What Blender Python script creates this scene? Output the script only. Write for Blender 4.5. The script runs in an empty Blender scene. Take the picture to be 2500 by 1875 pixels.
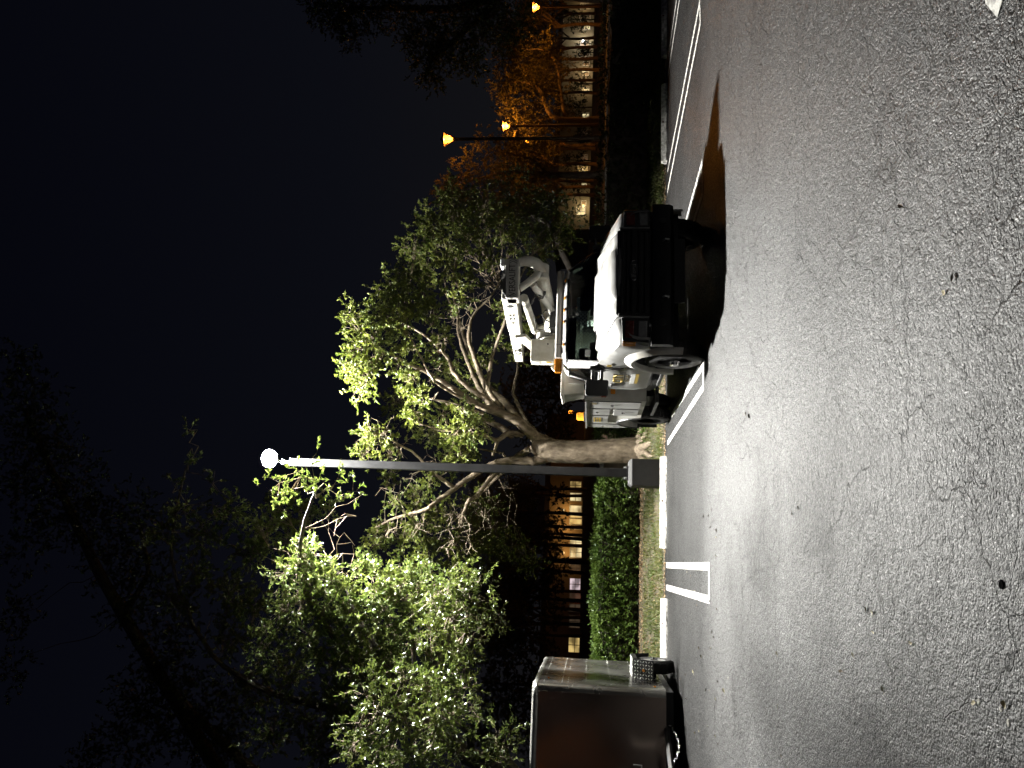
import bpy, math, random
import numpy as np
from mathutils import Vector, Matrix

R_ = math.radians
scene = bpy.context.scene
COL = scene.collection

# ------------------------------------------------------------------ camera
F_PX, YAW, PITCH, ROLL, CAM_H = 1935.45, R_(12.4095), R_(5.8322), R_(1.2327), 1.55
fw = Vector((math.sin(YAW) * math.cos(PITCH), math.cos(YAW) * math.cos(PITCH), math.sin(PITCH)))
r0 = Vector((math.cos(YAW), -math.sin(YAW), 0.0))
u0 = r0.cross(fw)
rt = r0 * math.cos(ROLL) + u0 * math.sin(ROLL)
up = -r0 * math.sin(ROLL) + u0 * math.cos(ROLL)
cam_data = bpy.data.cameras.new('camera')
cam_data.sensor_fit = 'HORIZONTAL'
cam_data.sensor_width = 36.0
cam_data.lens = 36.0 * F_PX / 2500.0
cam_data.clip_start = 0.05
cam_data.clip_end = 3000.0
cam = bpy.data.objects.new('camera', cam_data)
COL.objects.link(cam)
# the phone was held sideways: world up points to the left edge of the picture
mx = Matrix((-up, rt, -fw)).transposed().to_4x4()
mx.translation = Vector((0, 0, CAM_H))
cam.matrix_world = mx
scene.camera = cam

# ------------------------------------------------------------------ sky
world = bpy.data.worlds.new('World')
scene.world = world
world.use_nodes = True
nt = world.node_tree
nt.nodes.clear()
tc = nt.nodes.new('ShaderNodeTexCoord')
sx = nt.nodes.new('ShaderNodeSeparateXYZ')
rp = nt.nodes.new('ShaderNodeValToRGB')
bg = nt.nodes.new('ShaderNodeBackground')
ow = nt.nodes.new('ShaderNodeOutputWorld')
nt.links.new(tc.outputs['Generated'], sx.inputs[0])
nt.links.new(sx.outputs['Z'], rp.inputs[0])
nt.links.new(rp.outputs[0], bg.inputs[0])
nt.links.new(bg.outputs[0], ow.inputs[0])
e = rp.color_ramp.elements
e[0].position = 0.0;  e[0].color = (0.0070, 0.0068, 0.0075, 1)
e[1].position = 0.75; e[1].color = (0.0010, 0.0012, 0.0032, 1)
m_ = e.new(0.3); m_.color = (0.0034, 0.0038, 0.0062, 1)
bg.inputs['Strength'].default_value = 1.0

scene.view_settings.view_transform = 'Standard'
scene.view_settings.look = 'None'
scene.view_settings.exposure = 0.0
scene.view_settings.gamma = 1.0
scene.render.engine = 'CYCLES'
scene.cycles.use_denoising = True
scene.cycles.use_adaptive_sampling = True
scene.cycles.adaptive_threshold = 0.015
scene.cycles.max_bounces = 5
scene.cycles.diffuse_bounces = 2
scene.cycles.glossy_bounces = 2
scene.cycles.transmission_bounces = 4
scene.cycles.transparent_max_bounces = 12
scene.cycles.sample_clamp_indirect = 3.0
scene.cycles.caustics_reflective = False
scene.cycles.caustics_refractive = False

LED_STRENGTH = 24000.0      # lamp lens emission
SODIUM_W = 1000.0

# ------------------------------------------------------------------ pixel -> place
def ray(x, y):
    return rt * ((937.5 - y) / F_PX) - up * ((x - 1250.0) / F_PX) + fw
def gp(x, y, z=0.0):
    d = ray(x, y); t = (z - CAM_H) / d.z
    return Vector((d.x * t, d.y * t, z))
def atY(x, y, Y):
    d = ray(x, y); t = Y / d.y
    return Vector((d.x * t, Y, CAM_H + d.z * t))
def atX(x, y, X):
    d = ray(x, y); t = X / d.x
    return Vector((X, d.y * t, CAM_H + d.z * t))

# ------------------------------------------------------------------ materials
MATS = {}
def new_mat(name):
    m = bpy.data.materials.new(name); m.use_nodes = True
    n = m.node_tree.nodes; n.clear()
    o = n.new('ShaderNodeOutputMaterial'); b = n.new('ShaderNodeBsdfPrincipled')
    m.node_tree.links.new(b.outputs[0], o.inputs[0])
    MATS[name] = m
    return m, n, m.node_tree.links, b, o
def simple(name, col, rough=0.5, metal=0.0, var=0.15, scale=6.0, bump=0.0, bscale=40.0, spec=0.5, dirt=None, coat=0.0):
    m, n, l, b, o = new_mat(name)
    t = n.new('ShaderNodeTexCoord')
    nz = n.new('ShaderNodeTexNoise'); nz.inputs['Scale'].default_value = scale; nz.inputs['Detail'].default_value = 6
    l.new(t.outputs['Object'], nz.inputs['Vector'])
    r = n.new('ShaderNodeValToRGB')
    d = dirt if dirt else tuple(c * (1 - var) for c in col)
    r.color_ramp.elements[0].position = 0.3; r.color_ramp.elements[0].color = (*d, 1)
    r.color_ramp.elements[1].position = 0.62; r.color_ramp.elements[1].color = (*[min(1, c * (1 + var * .4)) for c in col], 1)
    l.new(nz.outputs[0], r.inputs[0]); l.new(r.outputs[0], b.inputs['Base Color'])
    mr = n.new('ShaderNodeMapRange'); mr.inputs['To Min'].default_value = max(0.02, rough - 0.1); mr.inputs['To Max'].default_value = min(1, rough + 0.12)
    l.new(nz.outputs[0], mr.inputs[0]); l.new(mr.outputs[0], b.inputs['Roughness'])
    b.inputs['Metallic'].default_value = metal
    b.inputs['Specular IOR Level'].default_value = spec
    if coat: b.inputs['Coat Weight'].default_value = coat; b.inputs['Coat Roughness'].default_value = 0.08
    if bump:
        n2 = n.new('ShaderNodeTexNoise'); n2.inputs['Scale'].default_value = bscale; n2.inputs['Detail'].default_value = 5
        l.new(t.outputs['Object'], n2.inputs['Vector'])
        bp = n.new('ShaderNodeBump'); bp.inputs['Strength'].default_value = bump; bp.inputs['Distance'].default_value = 0.02
        l.new(n2.outputs[0], bp.inputs['Height']); l.new(bp.outputs[0], b.inputs['Normal'])
    return m
def emit(name, col, strength):
    m, n, l, b, o = new_mat(name)
    b.inputs['Base Color'].default_value = (*[c * .5 for c in col], 1)
    b.inputs['Emission Color'].default_value = (*col, 1)
    b.inputs['Emission Strength'].default_value = strength
    if name.startswith('window'):      # uneven rooms behind the panes
        t = n.new('ShaderNodeTexCoord'); mp = n.new('ShaderNodeMapping'); mp.inputs['Scale'].default_value = (.7, .7, 1.1)
        z = n.new('ShaderNodeTexNoise'); z.inputs['Scale'].default_value = 1.0; z.inputs['Detail'].default_value = 2
        w = n.new('ShaderNodeTexWave'); w.bands_direction = 'Z'; w.inputs['Scale'].default_value = 2.6; w.inputs['Distortion'].default_value = .6
        l.new(t.outputs['Object'], mp.inputs[0]); l.new(mp.outputs[0], z.inputs['Vector']); l.new(t.outputs['Object'], w.inputs['Vector'])
        r = n.new('ShaderNodeMapRange'); r.inputs[1].default_value = .36; r.inputs[2].default_value = .62; r.inputs[3].default_value = strength * .22; r.inputs[4].default_value = strength * 1.25
        l.new(z.outputs[0], r.inputs[0])
        k = n.new('ShaderNodeMapRange'); k.inputs[3].default_value = .7; k.inputs[4].default_value = 1.1; l.new(w.outputs[1], k.inputs[0])
        mu = n.new('ShaderNodeMath'); mu.operation = 'MULTIPLY'; l.new(r.outputs[0], mu.inputs[0]); l.new(k.outputs[0], mu.inputs[1]); l.new(mu.outputs[0], b.inputs['Emission Strength'])
    return m
def leaf_mat(name, c1, c2, rough=0.35, spec=0.5, trans=0.3, scale=3.0):
    m, n, l, b, o = new_mat(name)
    t = n.new('ShaderNodeTexCoord')
    nz = n.new('ShaderNodeTexNoise'); nz.inputs['Scale'].default_value = scale; nz.inputs['Detail'].default_value = 3
    wn = n.new('ShaderNodeTexWhiteNoise')
    gi = n.new('ShaderNodeNewGeometry')
    l.new(t.outputs['Object'], nz.inputs['Vector'])
    l.new(gi.outputs['Random Per Island'], wn.inputs[0]) if 'Vector' not in wn.inputs else None
    mx_ = n.new('ShaderNodeMix'); mx_.data_type = 'RGBA'
    mx_.inputs['A'].default_value = (*c1, 1); mx_.inputs['B'].default_value = (*c2, 1)
    ad = n.new('ShaderNodeMath'); ad.operation = 'ADD'
    sb = n.new('ShaderNodeMath'); sb.operation = 'MULTIPLY'; sb.inputs[1].default_value = 0.7
    l.new(gi.outputs['Random Per Island'], sb.inputs[0])
    s2 = n.new('ShaderNodeMath'); s2.operation = 'MULTIPLY_ADD'; s2.inputs[1].default_value = 1.4; s2.inputs[2].default_value = -0.55
    l.new(nz.outputs[0], s2.inputs[0])
    l.new(sb.outputs[0], ad.inputs[0]); l.new(s2.outputs[0], ad.inputs[1]); ad.use_clamp = True
    l.new(ad.outputs[0], mx_.inputs['Factor'])
    l.new(mx_.outputs['Result'], b.inputs['Base Color'])
    b.inputs['Roughness'].default_value = rough
    b.inputs['Specular IOR Level'].default_value = spec
    tr = n.new('ShaderNodeBsdfTranslucent')
    hs = n.new('ShaderNodeHueSaturation'); hs.inputs['Value'].default_value = 1.5; hs.inputs['Saturation'].default_value = 1.1
    l.new(mx_.outputs['Result'], hs.inputs['Color']); l.new(hs.outputs[0], tr.inputs[0])
    ms = n.new('ShaderNodeMixShader'); ms.inputs[0].default_value = trans
    l.new(b.outputs[0], ms.inputs[1]); l.new(tr.outputs[0], ms.inputs[2]); l.new(ms.outputs[0], o.inputs[0])
    return m

def asphalt_mat():
    m, n, l, b, o = new_mat('asphalt')
    N = lambda t: n.new('ShaderNode' + t)
    t = N('TexCoord')
    P = t.outputs['Object']
    def noise(scale, detail=4, vec=P, dist=0.0):
        x = N('TexNoise'); x.inputs['Scale'].default_value = scale; x.inputs['Detail'].default_value = detail; x.inputs['Distortion'].default_value = dist
        l.new(vec, x.inputs['Vector']); return x.outputs[0]
    def math_(op, a, c=None, clamp=False):
        x = N('Math'); x.operation = op; x.use_clamp = clamp
        for i, q in enumerate((a, c)):
            if q is None: continue
            if isinstance(q, (int, float)): x.inputs[i].default_value = q
            else: l.new(q, x.inputs[i])
        return x.outputs[0]
    def rng(v, a, c, lo, hi):
        x = N('MapRange'); x.clamp = True
        for k, q in zip((1, 2, 3, 4), (a, c, lo, hi)): x.inputs[k].default_value = q
        l.new(v, x.inputs[0]); return x.outputs[0]
    # stones
    v1 = N('TexVoronoi'); v1.inputs['Scale'].default_value = 82; l.new(P, v1.inputs['Vector'])
    v2 = N('TexVoronoi'); v2.inputs['Scale'].default_value = 190; l.new(P, v2.inputs['Vector'])
    big = noise(0.35, 4); mid = noise(2.2, 5); fine = noise(38, 6)
    # roller / traffic streaks running along the aisle
    mp = N('Mapping'); mp.inputs['Scale'].default_value = (0.12, 2.6, 1); l.new(P, mp.inputs['Vector'])
    streak = noise(1.0, 5, mp.outputs[0])
    sep = N('SeparateXYZ'); l.new(v1.outputs['Color'], sep.inputs[0])
    stone = rng(sep.outputs[0], 0.1, 0.95, 0.18, 2.3)
    tone = math_('MULTIPLY', rng(streak, .3, .72, .72, 1.35), rng(mid, .3, .7, .8, 1.2))
    tone = math_('MULTIPLY', tone, rng(big, .3, .7, .8, 1.2))
    tone = math_('MULTIPLY', tone, stone)
    tone = math_('MULTIPLY', tone, rng(noise(17, 5), .36, .64, .45, 1.6))
    tone = math_('MULTIPLY', tone, rng(v1.outputs['Distance'], .25, .75, 1.15, .35))  # gaps between stones: crevice shade put into the colour
    # old oil drips, patch repairs and polished wheel paths
    st = N('TexNoise'); st.inputs['Scale'].default_value = 0.9; st.inputs['Detail'].default_value = 7; st.inputs['Roughness'].default_value = .7; st.inputs['Distortion'].default_value = 1.2
    l.new(P, st.inputs['Vector'])
    tone = math_('MULTIPLY', tone, rng(st.outputs[0], .34, .46, .62, 1.0))
    dv = N('TexVoronoi'); dv.inputs['Scale'].default_value = 1.3; l.new(P, dv.inputs['Vector'])
    dr = rng(dv.outputs['Distance'], .05, .16, 1.0, 0.0)
    ds = N('SeparateXYZ'); l.new(dv.outputs['Color'], ds.inputs[0])
    tone = math_('MULTIPLY', tone, rng(math_('MULTIPLY', dr, rng(ds.outputs[0], .70, .8, 0, 1)), 0, 1, 1.0, .55))
    # the stalls are darker and less glossy than the aisle
    px_ = N('SeparateXYZ'); l.new(P, px_.inputs[0])
    yy = math_('ADD', px_.outputs[1], math_('MULTIPLY', math_('SUBTRACT', streak, .5), 1.6))
    stall_zone = rng(yy, 10.2, 11.4, 0.0, 1.0)
    tone = math_('MULTIPLY', tone, rng(stall_zone, 0, 1, 1.0, .72))
    # cracks: two sizes, broken up by noise
    wv = N('VectorMath'); wv.operation = 'ADD'
    nw = N('TexNoise'); nw.inputs['Scale'].default_value = 3.5; nw.inputs['Detail'].default_value = 6; l.new(P, nw.inputs['Vector'])
    sc = N('VectorMath'); sc.operation = 'SCALE'; sc.inputs['Scale'].default_value = 0.35; l.new(nw.outputs['Color'], sc.inputs[0])
    l.new(P, wv.inputs[0]); l.new(sc.outputs[0], wv.inputs[1])
    def crack(scale, w, mask, lo, hi):
        x = N('TexVoronoi'); x.feature = 'DISTANCE_TO_EDGE'; x.inputs['Scale'].default_value = scale
        l.new(wv.outputs[0], x.inputs['Vector'])
        line = rng(x.outputs['Distance'], 0.0, w, 1.0, 0.0)
        return math_('MULTIPLY', line, rng(mask, lo, hi, 0.0, 1.0))
    c1 = crack(0.9, 0.0045, noise(1.1, 4), .46, .54)
    c2 = crack(3.0, 0.013, noise(0.8, 4), .50, .60)
    c3 = crack(8.5, 0.03, noise(1.7, 4), .53, .66)
    sp = N('SeparateXYZ'); l.new(wv.outputs[0], sp.inputs[0])
    seam = rng(math_('ABSOLUTE', math_('SUBTRACT', sp.outputs[1], 7.18)), 0.0, 0.013, 1.0, 0.0)
    seam = math_('MULTIPLY', seam, rng(noise(3.0, 3), .42, .55, 0.0, 1.0))
    cr = math_('MAXIMUM', math_('MAXIMUM', c1, c2), math_('MAXIMUM', math_('MULTIPLY', c3, .7), seam))
    tone = math_('MULTIPLY', tone, rng(cr, 0, 1, 1.0, 0.15))
    col = N('Mix'); col.data_type = 'RGBA'
    col.inputs['A'].default_value = (0, 0, 0, 1); col.inputs['B'].default_value = (0.072, 0.0712, 0.0710, 1)
    l.new(math_("MULTIPLY", tone, .40, True), col.inputs['Factor'])
    l.new(col.outputs['Result'], b.inputs['Base Color'])
    l.new(math_('MULTIPLY', rng(fine, .3, .7, .78, 1.0), rng(sep.outputs[1], 0.0, 1.0, .38, .80)), b.inputs['Roughness'])
    l.new(rng(stall_zone, 0, 1, .32, .16), b.inputs['Specular IOR Level'])
    h = math_('ADD', math_('MULTIPLY', v1.outputs['Distance'], 0.75), math_('MULTIPLY', v2.outputs['Distance'], .3))
    h = math_('SUBTRACT', math_('MULTIPLY', fine, .8), h)
    h = math_('SUBTRACT', h, math_('MULTIPLY', cr, 1.6))
    h = math_('ADD', h, math_('MULTIPLY', noise(17, 5), 2.2))
    bp = N('Bump'); bp.inputs['Strength'].default_value = 1.0; bp.inputs['Distance'].default_value = 0.0075
    l.new(h, bp.inputs['Height']); l.new(bp.outputs[0], b.inputs['Normal'])
    return m

def paint_mat():
    m, n, l, b, o = new_mat('line_paint')
    t = n.new('ShaderNodeTexCoord')
    a = n.new('ShaderNodeTexNoise'); a.inputs['Scale'].default_value = 22; a.inputs['Detail'].default_value = 8
    a2 = n.new('ShaderNodeTexNoise'); a2.inputs['Scale'].default_value = 120; a2.inputs['Detail'].default_value = 3
    l.new(t.outputs['Object'], a.inputs['Vector']); l.new(t.outputs['Object'], a2.inputs['Vector'])
    r = n.new('ShaderNodeValToRGB')
    r.color_ramp.elements[0].position = 0.36; r.color_ramp.elements[0].color = (0.10, 0.095, 0.09, 1)
    r.color_ramp.elements[1].position = 0.56; r.color_ramp.elements[1].color = (0.60, 0.59, 0.55, 1)
    l.new(a.outputs[0], r.inputs[0]); l.new(r.outputs[0], b.inputs['Base Color'])
    b.inputs['Roughness'].default_value = 0.65
    bp = n.new('ShaderNodeBump'); bp.inputs['Strength'].default_value = .5; bp.inputs['Distance'].default_value = .004
    l.new(a2.outputs[0], bp.inputs['Height']); l.new(bp.outputs[0], b.inputs['Normal'])
    return m

def bark_mat(name, c1, c2, scale=9.0, bump=0.7):
    m, n, l, b, o = new_mat(name)
    t = n.new('ShaderNodeTexCoord')
    mp = n.new('ShaderNodeMapping'); mp.inputs['Scale'].default_value = (1, 1, 0.45)
    l.new(t.outputs['Object'], mp.inputs['Vector'])
    a = n.new('ShaderNodeTexNoise'); a.inputs['Scale'].default_value = scale; a.inputs['Detail'].default_value = 9; a.inputs['Roughness'].default_value = .65
    l.new(mp.outputs[0], a.inputs['Vector'])
    r = n.new('ShaderNodeValToRGB')
    r.color_ramp.elements[0].position = 0.33; r.color_ramp.elements[0].color = (*c1, 1)
    r.color_ramp.elements[1].position = 0.66; r.color_ramp.elements[1].color = (*c2, 1)
    l.new(a.outputs[0], r.inputs[0]); l.new(r.outputs[0], b.inputs['Base Color'])
    b.inputs['Roughness'].default_value = .8
    bp = n.new('ShaderNodeBump'); bp.inputs['Strength'].default_value = bump; bp.inputs['Distance'].default_value = .05
    l.new(a.outputs[0], bp.inputs['Height']); l.new(bp.outputs[0], b.inputs['Normal'])
    return m

def glass_mat(name, tint=(0.75, 0.85, 0.83), dark=0.9):
    m, n, l, b, o = new_mat(name)
    n.remove(b)
    g = n.new('ShaderNodeBsdfGlossy'); g.inputs['Roughness'].default_value = 0.02; g.inputs[0].default_value = (1, 1, 1, 1)
    tr = n.new('ShaderNodeBsdfTransparent'); tr.inputs[0].default_value = (*[c * dark for c in tint], 1)
    fr = n.new('ShaderNodeFresnel'); fr.inputs[0].default_value = 1.5
    ms = n.new('ShaderNodeMixShader')
    l.new(fr.outputs[0], ms.inputs[0]); l.new(tr.outputs[0], ms.inputs[1]); l.new(g.outputs[0], ms.inputs[2]); l.new(ms.outputs[0], o.inputs[0])
    return m

def ground_mat():
    m, n, l, b, o = new_mat('soil')
    t = n.new('ShaderNodeTexCoord')
    a = n.new('ShaderNodeTexNoise'); a.inputs['Scale'].default_value = 1.6; a.inputs['Detail'].default_value = 10; a.inputs['Roughness'].default_value = .7
    l.new(t.outputs['Object'], a.inputs['Vector'])
    r = n.new('ShaderNodeValToRGB')
    r.color_ramp.elements[0].position = .35; r.color_ramp.elements[0].color = (.02, .024, .009, 1)
    r.color_ramp.elements[1].position = .68; r.color_ramp.elements[1].color = (.085, .062, .036, 1)
    l.new(a.outputs[0], r.inputs[0]); l.new(r.outputs[0], b.inputs['Base Color'])
    b.inputs['Roughness'].default_value = .9
    a3 = n.new('ShaderNodeTexNoise'); a3.inputs['Scale'].default_value = 30; a3.inputs['Detail'].default_value = 6
    l.new(t.outputs['Object'], a3.inputs['Vector'])
    bp = n.new('ShaderNodeBump'); bp.inputs['Strength'].default_value = .8; bp.inputs['Distance'].default_value = .03
    l.new(a3.outputs[0], bp.inputs['Height']); l.new(bp.outputs[0], b.inputs['Normal'])
    return m

M = MATS
asphalt_mat(); paint_mat(); ground_mat()
glass_mat('glass', (.82, .92, .90), 1.0); glass_mat('window_glass', (0.3, 0.33, 0.33), .6)
bark_mat('bark_ficus', (.075, .055, .036), (.26, .205, .14), 11)
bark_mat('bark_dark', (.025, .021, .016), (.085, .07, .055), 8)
bark_mat('bark_street', (.10, .07, .05), (.25, .19, .13), 8)
leaf_mat('leaf_ficus', (.05, .080, .017), (.19, .21, .045), .45, .4, .26, 1.6)
leaf_mat('leaf_oak', (.052, .085, .022), (.17, .20, .055), .27, .9, .2, 1.2)
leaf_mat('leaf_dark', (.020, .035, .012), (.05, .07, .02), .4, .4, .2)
leaf_mat('leaf_street', (.09, .09, .03), (.22, .18, .07), .5, .35, .3)
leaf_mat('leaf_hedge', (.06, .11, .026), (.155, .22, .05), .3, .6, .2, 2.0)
leaf_mat('grass_blade', (.05, .085, .018), (.15, .145, .05), .6, .3, .25, 1.3)
leaf_mat('dry_leaf', (.14, .085, .04), (.34, .25, .14), .7, .3, .1, 5)
simple('white_paint', (.31, .31, .305), .38, 0, .12, 3.5, coat=.1, dirt=(.21, .205, .19))
simple('body_paint', (.60, .59, .55), .42, 0, .14, 3.0, dirt=(.42, .40, .35))
simple('boom_paint', (.64, .63, .57), .4, 0, .2, 5.0, dirt=(.40, .37, .29))
simple('boom_grey', (.42, .41, .38), .5, 0, .15, 5)
simple('black_plastic', (.010, .010, .011), .45, 0, .2, 20)
simple('black_steel', (.013, .013, .014), .5, .3, .25, 8, .2)
simple('rubber', (.017, .016, .015), .75, 0, .3, 12, .3, 60)
simple('rim_steel', (.45, .45, .44), .35, .8, .25, 10)
simple('chrome', (.75, .75, .75), .12, 1, .05, 8)
simple('amber_lens', (.75, .27, .02), .25, 0, .1, 20, coat=.5)
simple('red_lens', (.14, .012, .008), .25, 0, .1, 20, coat=.5)
simple('lamp_glass', (.33, .33, .33), .12, .4, .2, 30, coat=.5)
simple('gold', (.42, .29, .05), .5, .2, .2, 20)
simple('gold_dark', (.10, .075, .03), .6, 0, .2, 20)
simple('decal_white', (.78, .78, .76), .4, 0, .05, 10)
simple('decal_black', (.02, .02, .02), .5, 0, .05, 10)
simple('seat_cloth', (.45, .42, .36), .85, 0, .2, 20, .2)
simple('headliner', (.5, .5, .47), .9, 0, .1, 20)
simple('pole_paint', (.032, .032, .034), .42, .2, .2, 4)
simple('concrete', (.34, .33, .31), .85, 0, .3, 9, .4, 50, dirt=(.2, .19, .17))
simple('pedestal_paint', (.045, .045, .044), .8, 0, .2, 9, .3, 50)
simple('stop_paint', (.72, .71, .67), .75, 0, .25, 14, .35, 70, dirt=(.26, .245, .22))
simple('rust', (.14, .055, .03), .8, 0, .3, 30, .3)
simple('trailer_metal', (.30, .295, .28), .27, .9, .22, 1.6, .05, 3.0, dirt=(.20, .19, .17))
simple('trailer_bronze', (.31, .25, .215), .2, .75, .14, 1.2, .05, 1.4)
simple('trim_alloy', (.55, .55, .52), .4, .85, .25, 14, .25, 60)
simple('wall_tan', (.42, .29, .17), .85, 0, .12, .8, .1, 10)
simple('wall_pink', (.36, .24, .20), .9, 0, .12, .6, .1, 8)
simple('wall_cream', (.24, .21, .15), .85, 0, .1, .8, .1, 10)
simple('frame_white', (.6, .58, .54), .6, 0, .1, 5)
simple('roof_dark', (.09, .06, .05), .8, 0, .2, 2)
simple('van_paint', (.30, .20, .14), .35, 0, .1, 2, coat=.3)
simple('lantern_metal', (.12, .08, .05), .5, .4, .2, 8)
emit('led', (1.0, 0.985, 0.93), LED_STRENGTH)
emit('sodium_glass', (1.0, 0.36, 0.03), 7.0)
emit('window_warm', (1.0, 0.72, 0.26), 0.62)
emit('window_yellow', (1.0, 0.84, 0.46), 0.8)
emit('window_white', (1.0, 0.80, 0.85), 0.9)
emit('window_dim', (1.0, 0.72, 0.45), 0.045)
emit('wall_lamp', (0.95, 0.92, 1.0), 8.0)
emit('red_sign', (1.0, 0.05, 0.02), 0.5)

_n = MATS['sodium_glass'].node_tree; _o = [x for x in _n.nodes if x.type == 'OUTPUT_MATERIAL'][0]; _b = [x for x in _n.nodes if x.type == 'BSDF_PRINCIPLED'][0]
_t = _n.nodes.new('ShaderNodeBsdfTransparent'); _m = _n.nodes.new('ShaderNodeMixShader'); _m.inputs[0].default_value = .5
_n.links.new(_t.outputs[0], _m.inputs[1]); _n.links.new(_b.outputs[0], _m.inputs[2]); _n.links.new(_m.outputs[0], _o.inputs[0])

# ------------------------------------------------------------------ mesh helpers
class MB:
    def __init__(s): s.v = []; s.f = []
    def add(s, vs, fs):
        o = len(s.v); s.v += [tuple(p) for p in vs]; s.f += [tuple(i + o for i in f) for f in fs]; return s
    def box(s, x0, x1, y0, y1, z0, z1):
        return s.add([(x0, y0, z0), (x1, y0, z0), (x1, y1, z0), (x0, y1, z0), (x0, y0, z1), (x1, y0, z1), (x1, y1, z1), (x0, y1, z1)],
                     [(3, 2, 1, 0), (4, 5, 6, 7), (0, 1, 5, 4), (1, 2, 6, 5), (2, 3, 7, 6), (3, 0, 4, 7)])
    def hexa(s, a, b):          # two quads of four points, joined
        return s.add(list(a) + list(b), [(3, 2, 1, 0), (4, 5, 6, 7), (0, 1, 5, 4), (1, 2, 6, 5), (2, 3, 7, 6), (3, 0, 4, 7)])
    def prism(s, poly, axis, a, b):
        n = len(poly)
        def P(q, t):
            return {'x': (t, q[0], q[1]), 'y': (q[0], t, q[1]), 'z': (q[0], q[1], t)}[axis]
        vs = [P(q, a) for q in poly] + [P(q, b) for q in poly]
        fs = [tuple(range(n))[::-1], tuple(range(n, 2 * n))] + [(i, (i + 1) % n, n + (i + 1) % n, n + i) for i in range(n)]
        return s.add(vs, fs)
    def rings(s, rr, cap=True, closed=True):
        n = len(rr[0]); vs = [p for r in rr for p in r]; fs = []
        for k in range(len(rr) - 1):
            for i in range(n if closed else n - 1):
                j = (i + 1) % n
                fs.append((k * n + i, k * n + j, (k + 1) * n + j, (k + 1) * n + i))
        if cap and closed:
            fs.append(tuple(range(n))[::-1]); fs.append(tuple(range((len(rr) - 1) * n, len(rr) * n)))
        return s.add(vs, fs)
    def tube(s, pts, r, n=8, cap=True):
        pts = [Vector(p) for p in pts]
        rs = r if isinstance(r, (list, tuple)) else [r] * len(pts)
        rr = []; prev = None
        for i, p in enumerate(pts):
            t = (pts[min(i + 1, len(pts) - 1)] - pts[max(i - 1, 0)])
            t = t.normalized() if t.length > 1e-9 else Vector((0, 0, 1))
            if prev is None:
                a = t.cross(Vector((0, 0, 1)) if abs(t.z) < .9 else Vector((1, 0, 0))).normalized()
            else:
                a = (prev - t * prev.dot(t)); a = a.normalized() if a.length > 1e-6 else t.orthogonal().normalized()
            prev = a; b = t.cross(a)
            rr.append([p + (a * math.cos(2 * math.pi * k / n) + b * math.sin(2 * math.pi * k / n)) * rs[i] for k in range(n)])
        return s.rings(rr, cap)
    def lathe(s, prof, c, axis='z', n=20):
        rr = []
        for (r, h) in prof:
            ring = []
            for k in range(n):
                a = 2 * math.pi * k / n; u, w = r * math.cos(a), r * math.sin(a)
                ring.append({'z': (c[0] + u, c[1] + w, c[2] + h), 'x': (c[0] + h, c[1] + u, c[2] + w), 'y': (c[0] + w, c[1] + h, c[2] + u)}[axis])
            rr.append(ring)
        return s.rings(rr)
    def build(s, name, mat, parent=None, smooth=False, bevel=0.0, seg=2):
        me = bpy.data.meshes.new(name)
        me.from_pydata(s.v, [], s.f); me.update()
        o = bpy.data.objects.new(name, me); COL.objects.link(o)
        me.materials.append(M[mat] if isinstance(mat, str) else mat)
        import bmesh as _b
        bm = _b.new(); bm.from_mesh(me); _b.ops.recalc_face_normals(bm, faces=bm.faces); bm.to_mesh(me); bm.free()
        if smooth:
            for p in me.polygons: p.use_smooth = True
            try: me.set_sharp_from_angle(angle=R_(42))
            except Exception: pass
        if bevel:
            md = o.modifiers.new('bevel', 'BEVEL'); md.width = bevel; md.segments = seg; md.limit_method = 'ANGLE'; md.angle_limit = R_(35)
        if parent: o.parent = parent
        return o
def empty(name, loc=(0, 0, 0), rz=0.0):
    o = bpy.data.objects.new(name, None); COL.objects.link(o)
    o.location = loc; o.rotation_euler = (0, 0, rz); o.empty_display_size = .2
    return o
def tag(o, label=None, cat=None, group=None, kind=None):
    if label: o['label'] = label
    if cat: o['category'] = cat
    if group: o['group'] = group
    if kind: o['kind'] = kind
    return o
def raw_mesh(name, verts, faces_flat, per, mat, parent=None, smooth=False):
    me = bpy.data.meshes.new(name)
    nf = len(faces_flat) // per
    me.vertices.add(len(verts)); me.vertices.foreach_set('co', np.asarray(verts, dtype=np.float32).ravel())
    me.loops.add(len(faces_flat)); me.loops.foreach_set('vertex_index', np.asarray(faces_flat, dtype=np.int32))
    me.polygons.add(nf)
    me.polygons.foreach_set('loop_start', np.arange(0, nf * per, per, dtype=np.int32))
    me.polygons.foreach_set('loop_total', np.full(nf, per, dtype=np.int32))
    me.update(calc_edges=True)
    me.materials.append(M[mat])
    o = bpy.data.objects.new(name, me); COL.objects.link(o)
    if parent: o.parent = parent
    return o
def text_obj(name, body, size, mat, parent, loc, rot, extrude=0.004, sx=1.0, align='CENTER'):
    c = bpy.data.curves.new(name, 'FONT'); c.body = body; c.size = size; c.extrude = extrude
    c.align_x = align; c.align_y = 'CENTER'; c.resolution_u = 3
    t = bpy.data.objects.new(name + '_tmp', c); COL.objects.link(t)
    dg = bpy.context.evaluated_depsgraph_get()
    me = bpy.data.meshes.new_from_object(t.evaluated_get(dg))
    bpy.data.objects.remove(t); bpy.data.curves.remove(c)
    me.materials.clear(); me.materials.append(M[mat])
    o = bpy.data.objects.new(name, me); COL.objects.link(o)
    o.location = loc; o.rotation_euler = rot; o.scale = (sx, 1, 1); o.parent = parent
    return o

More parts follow.
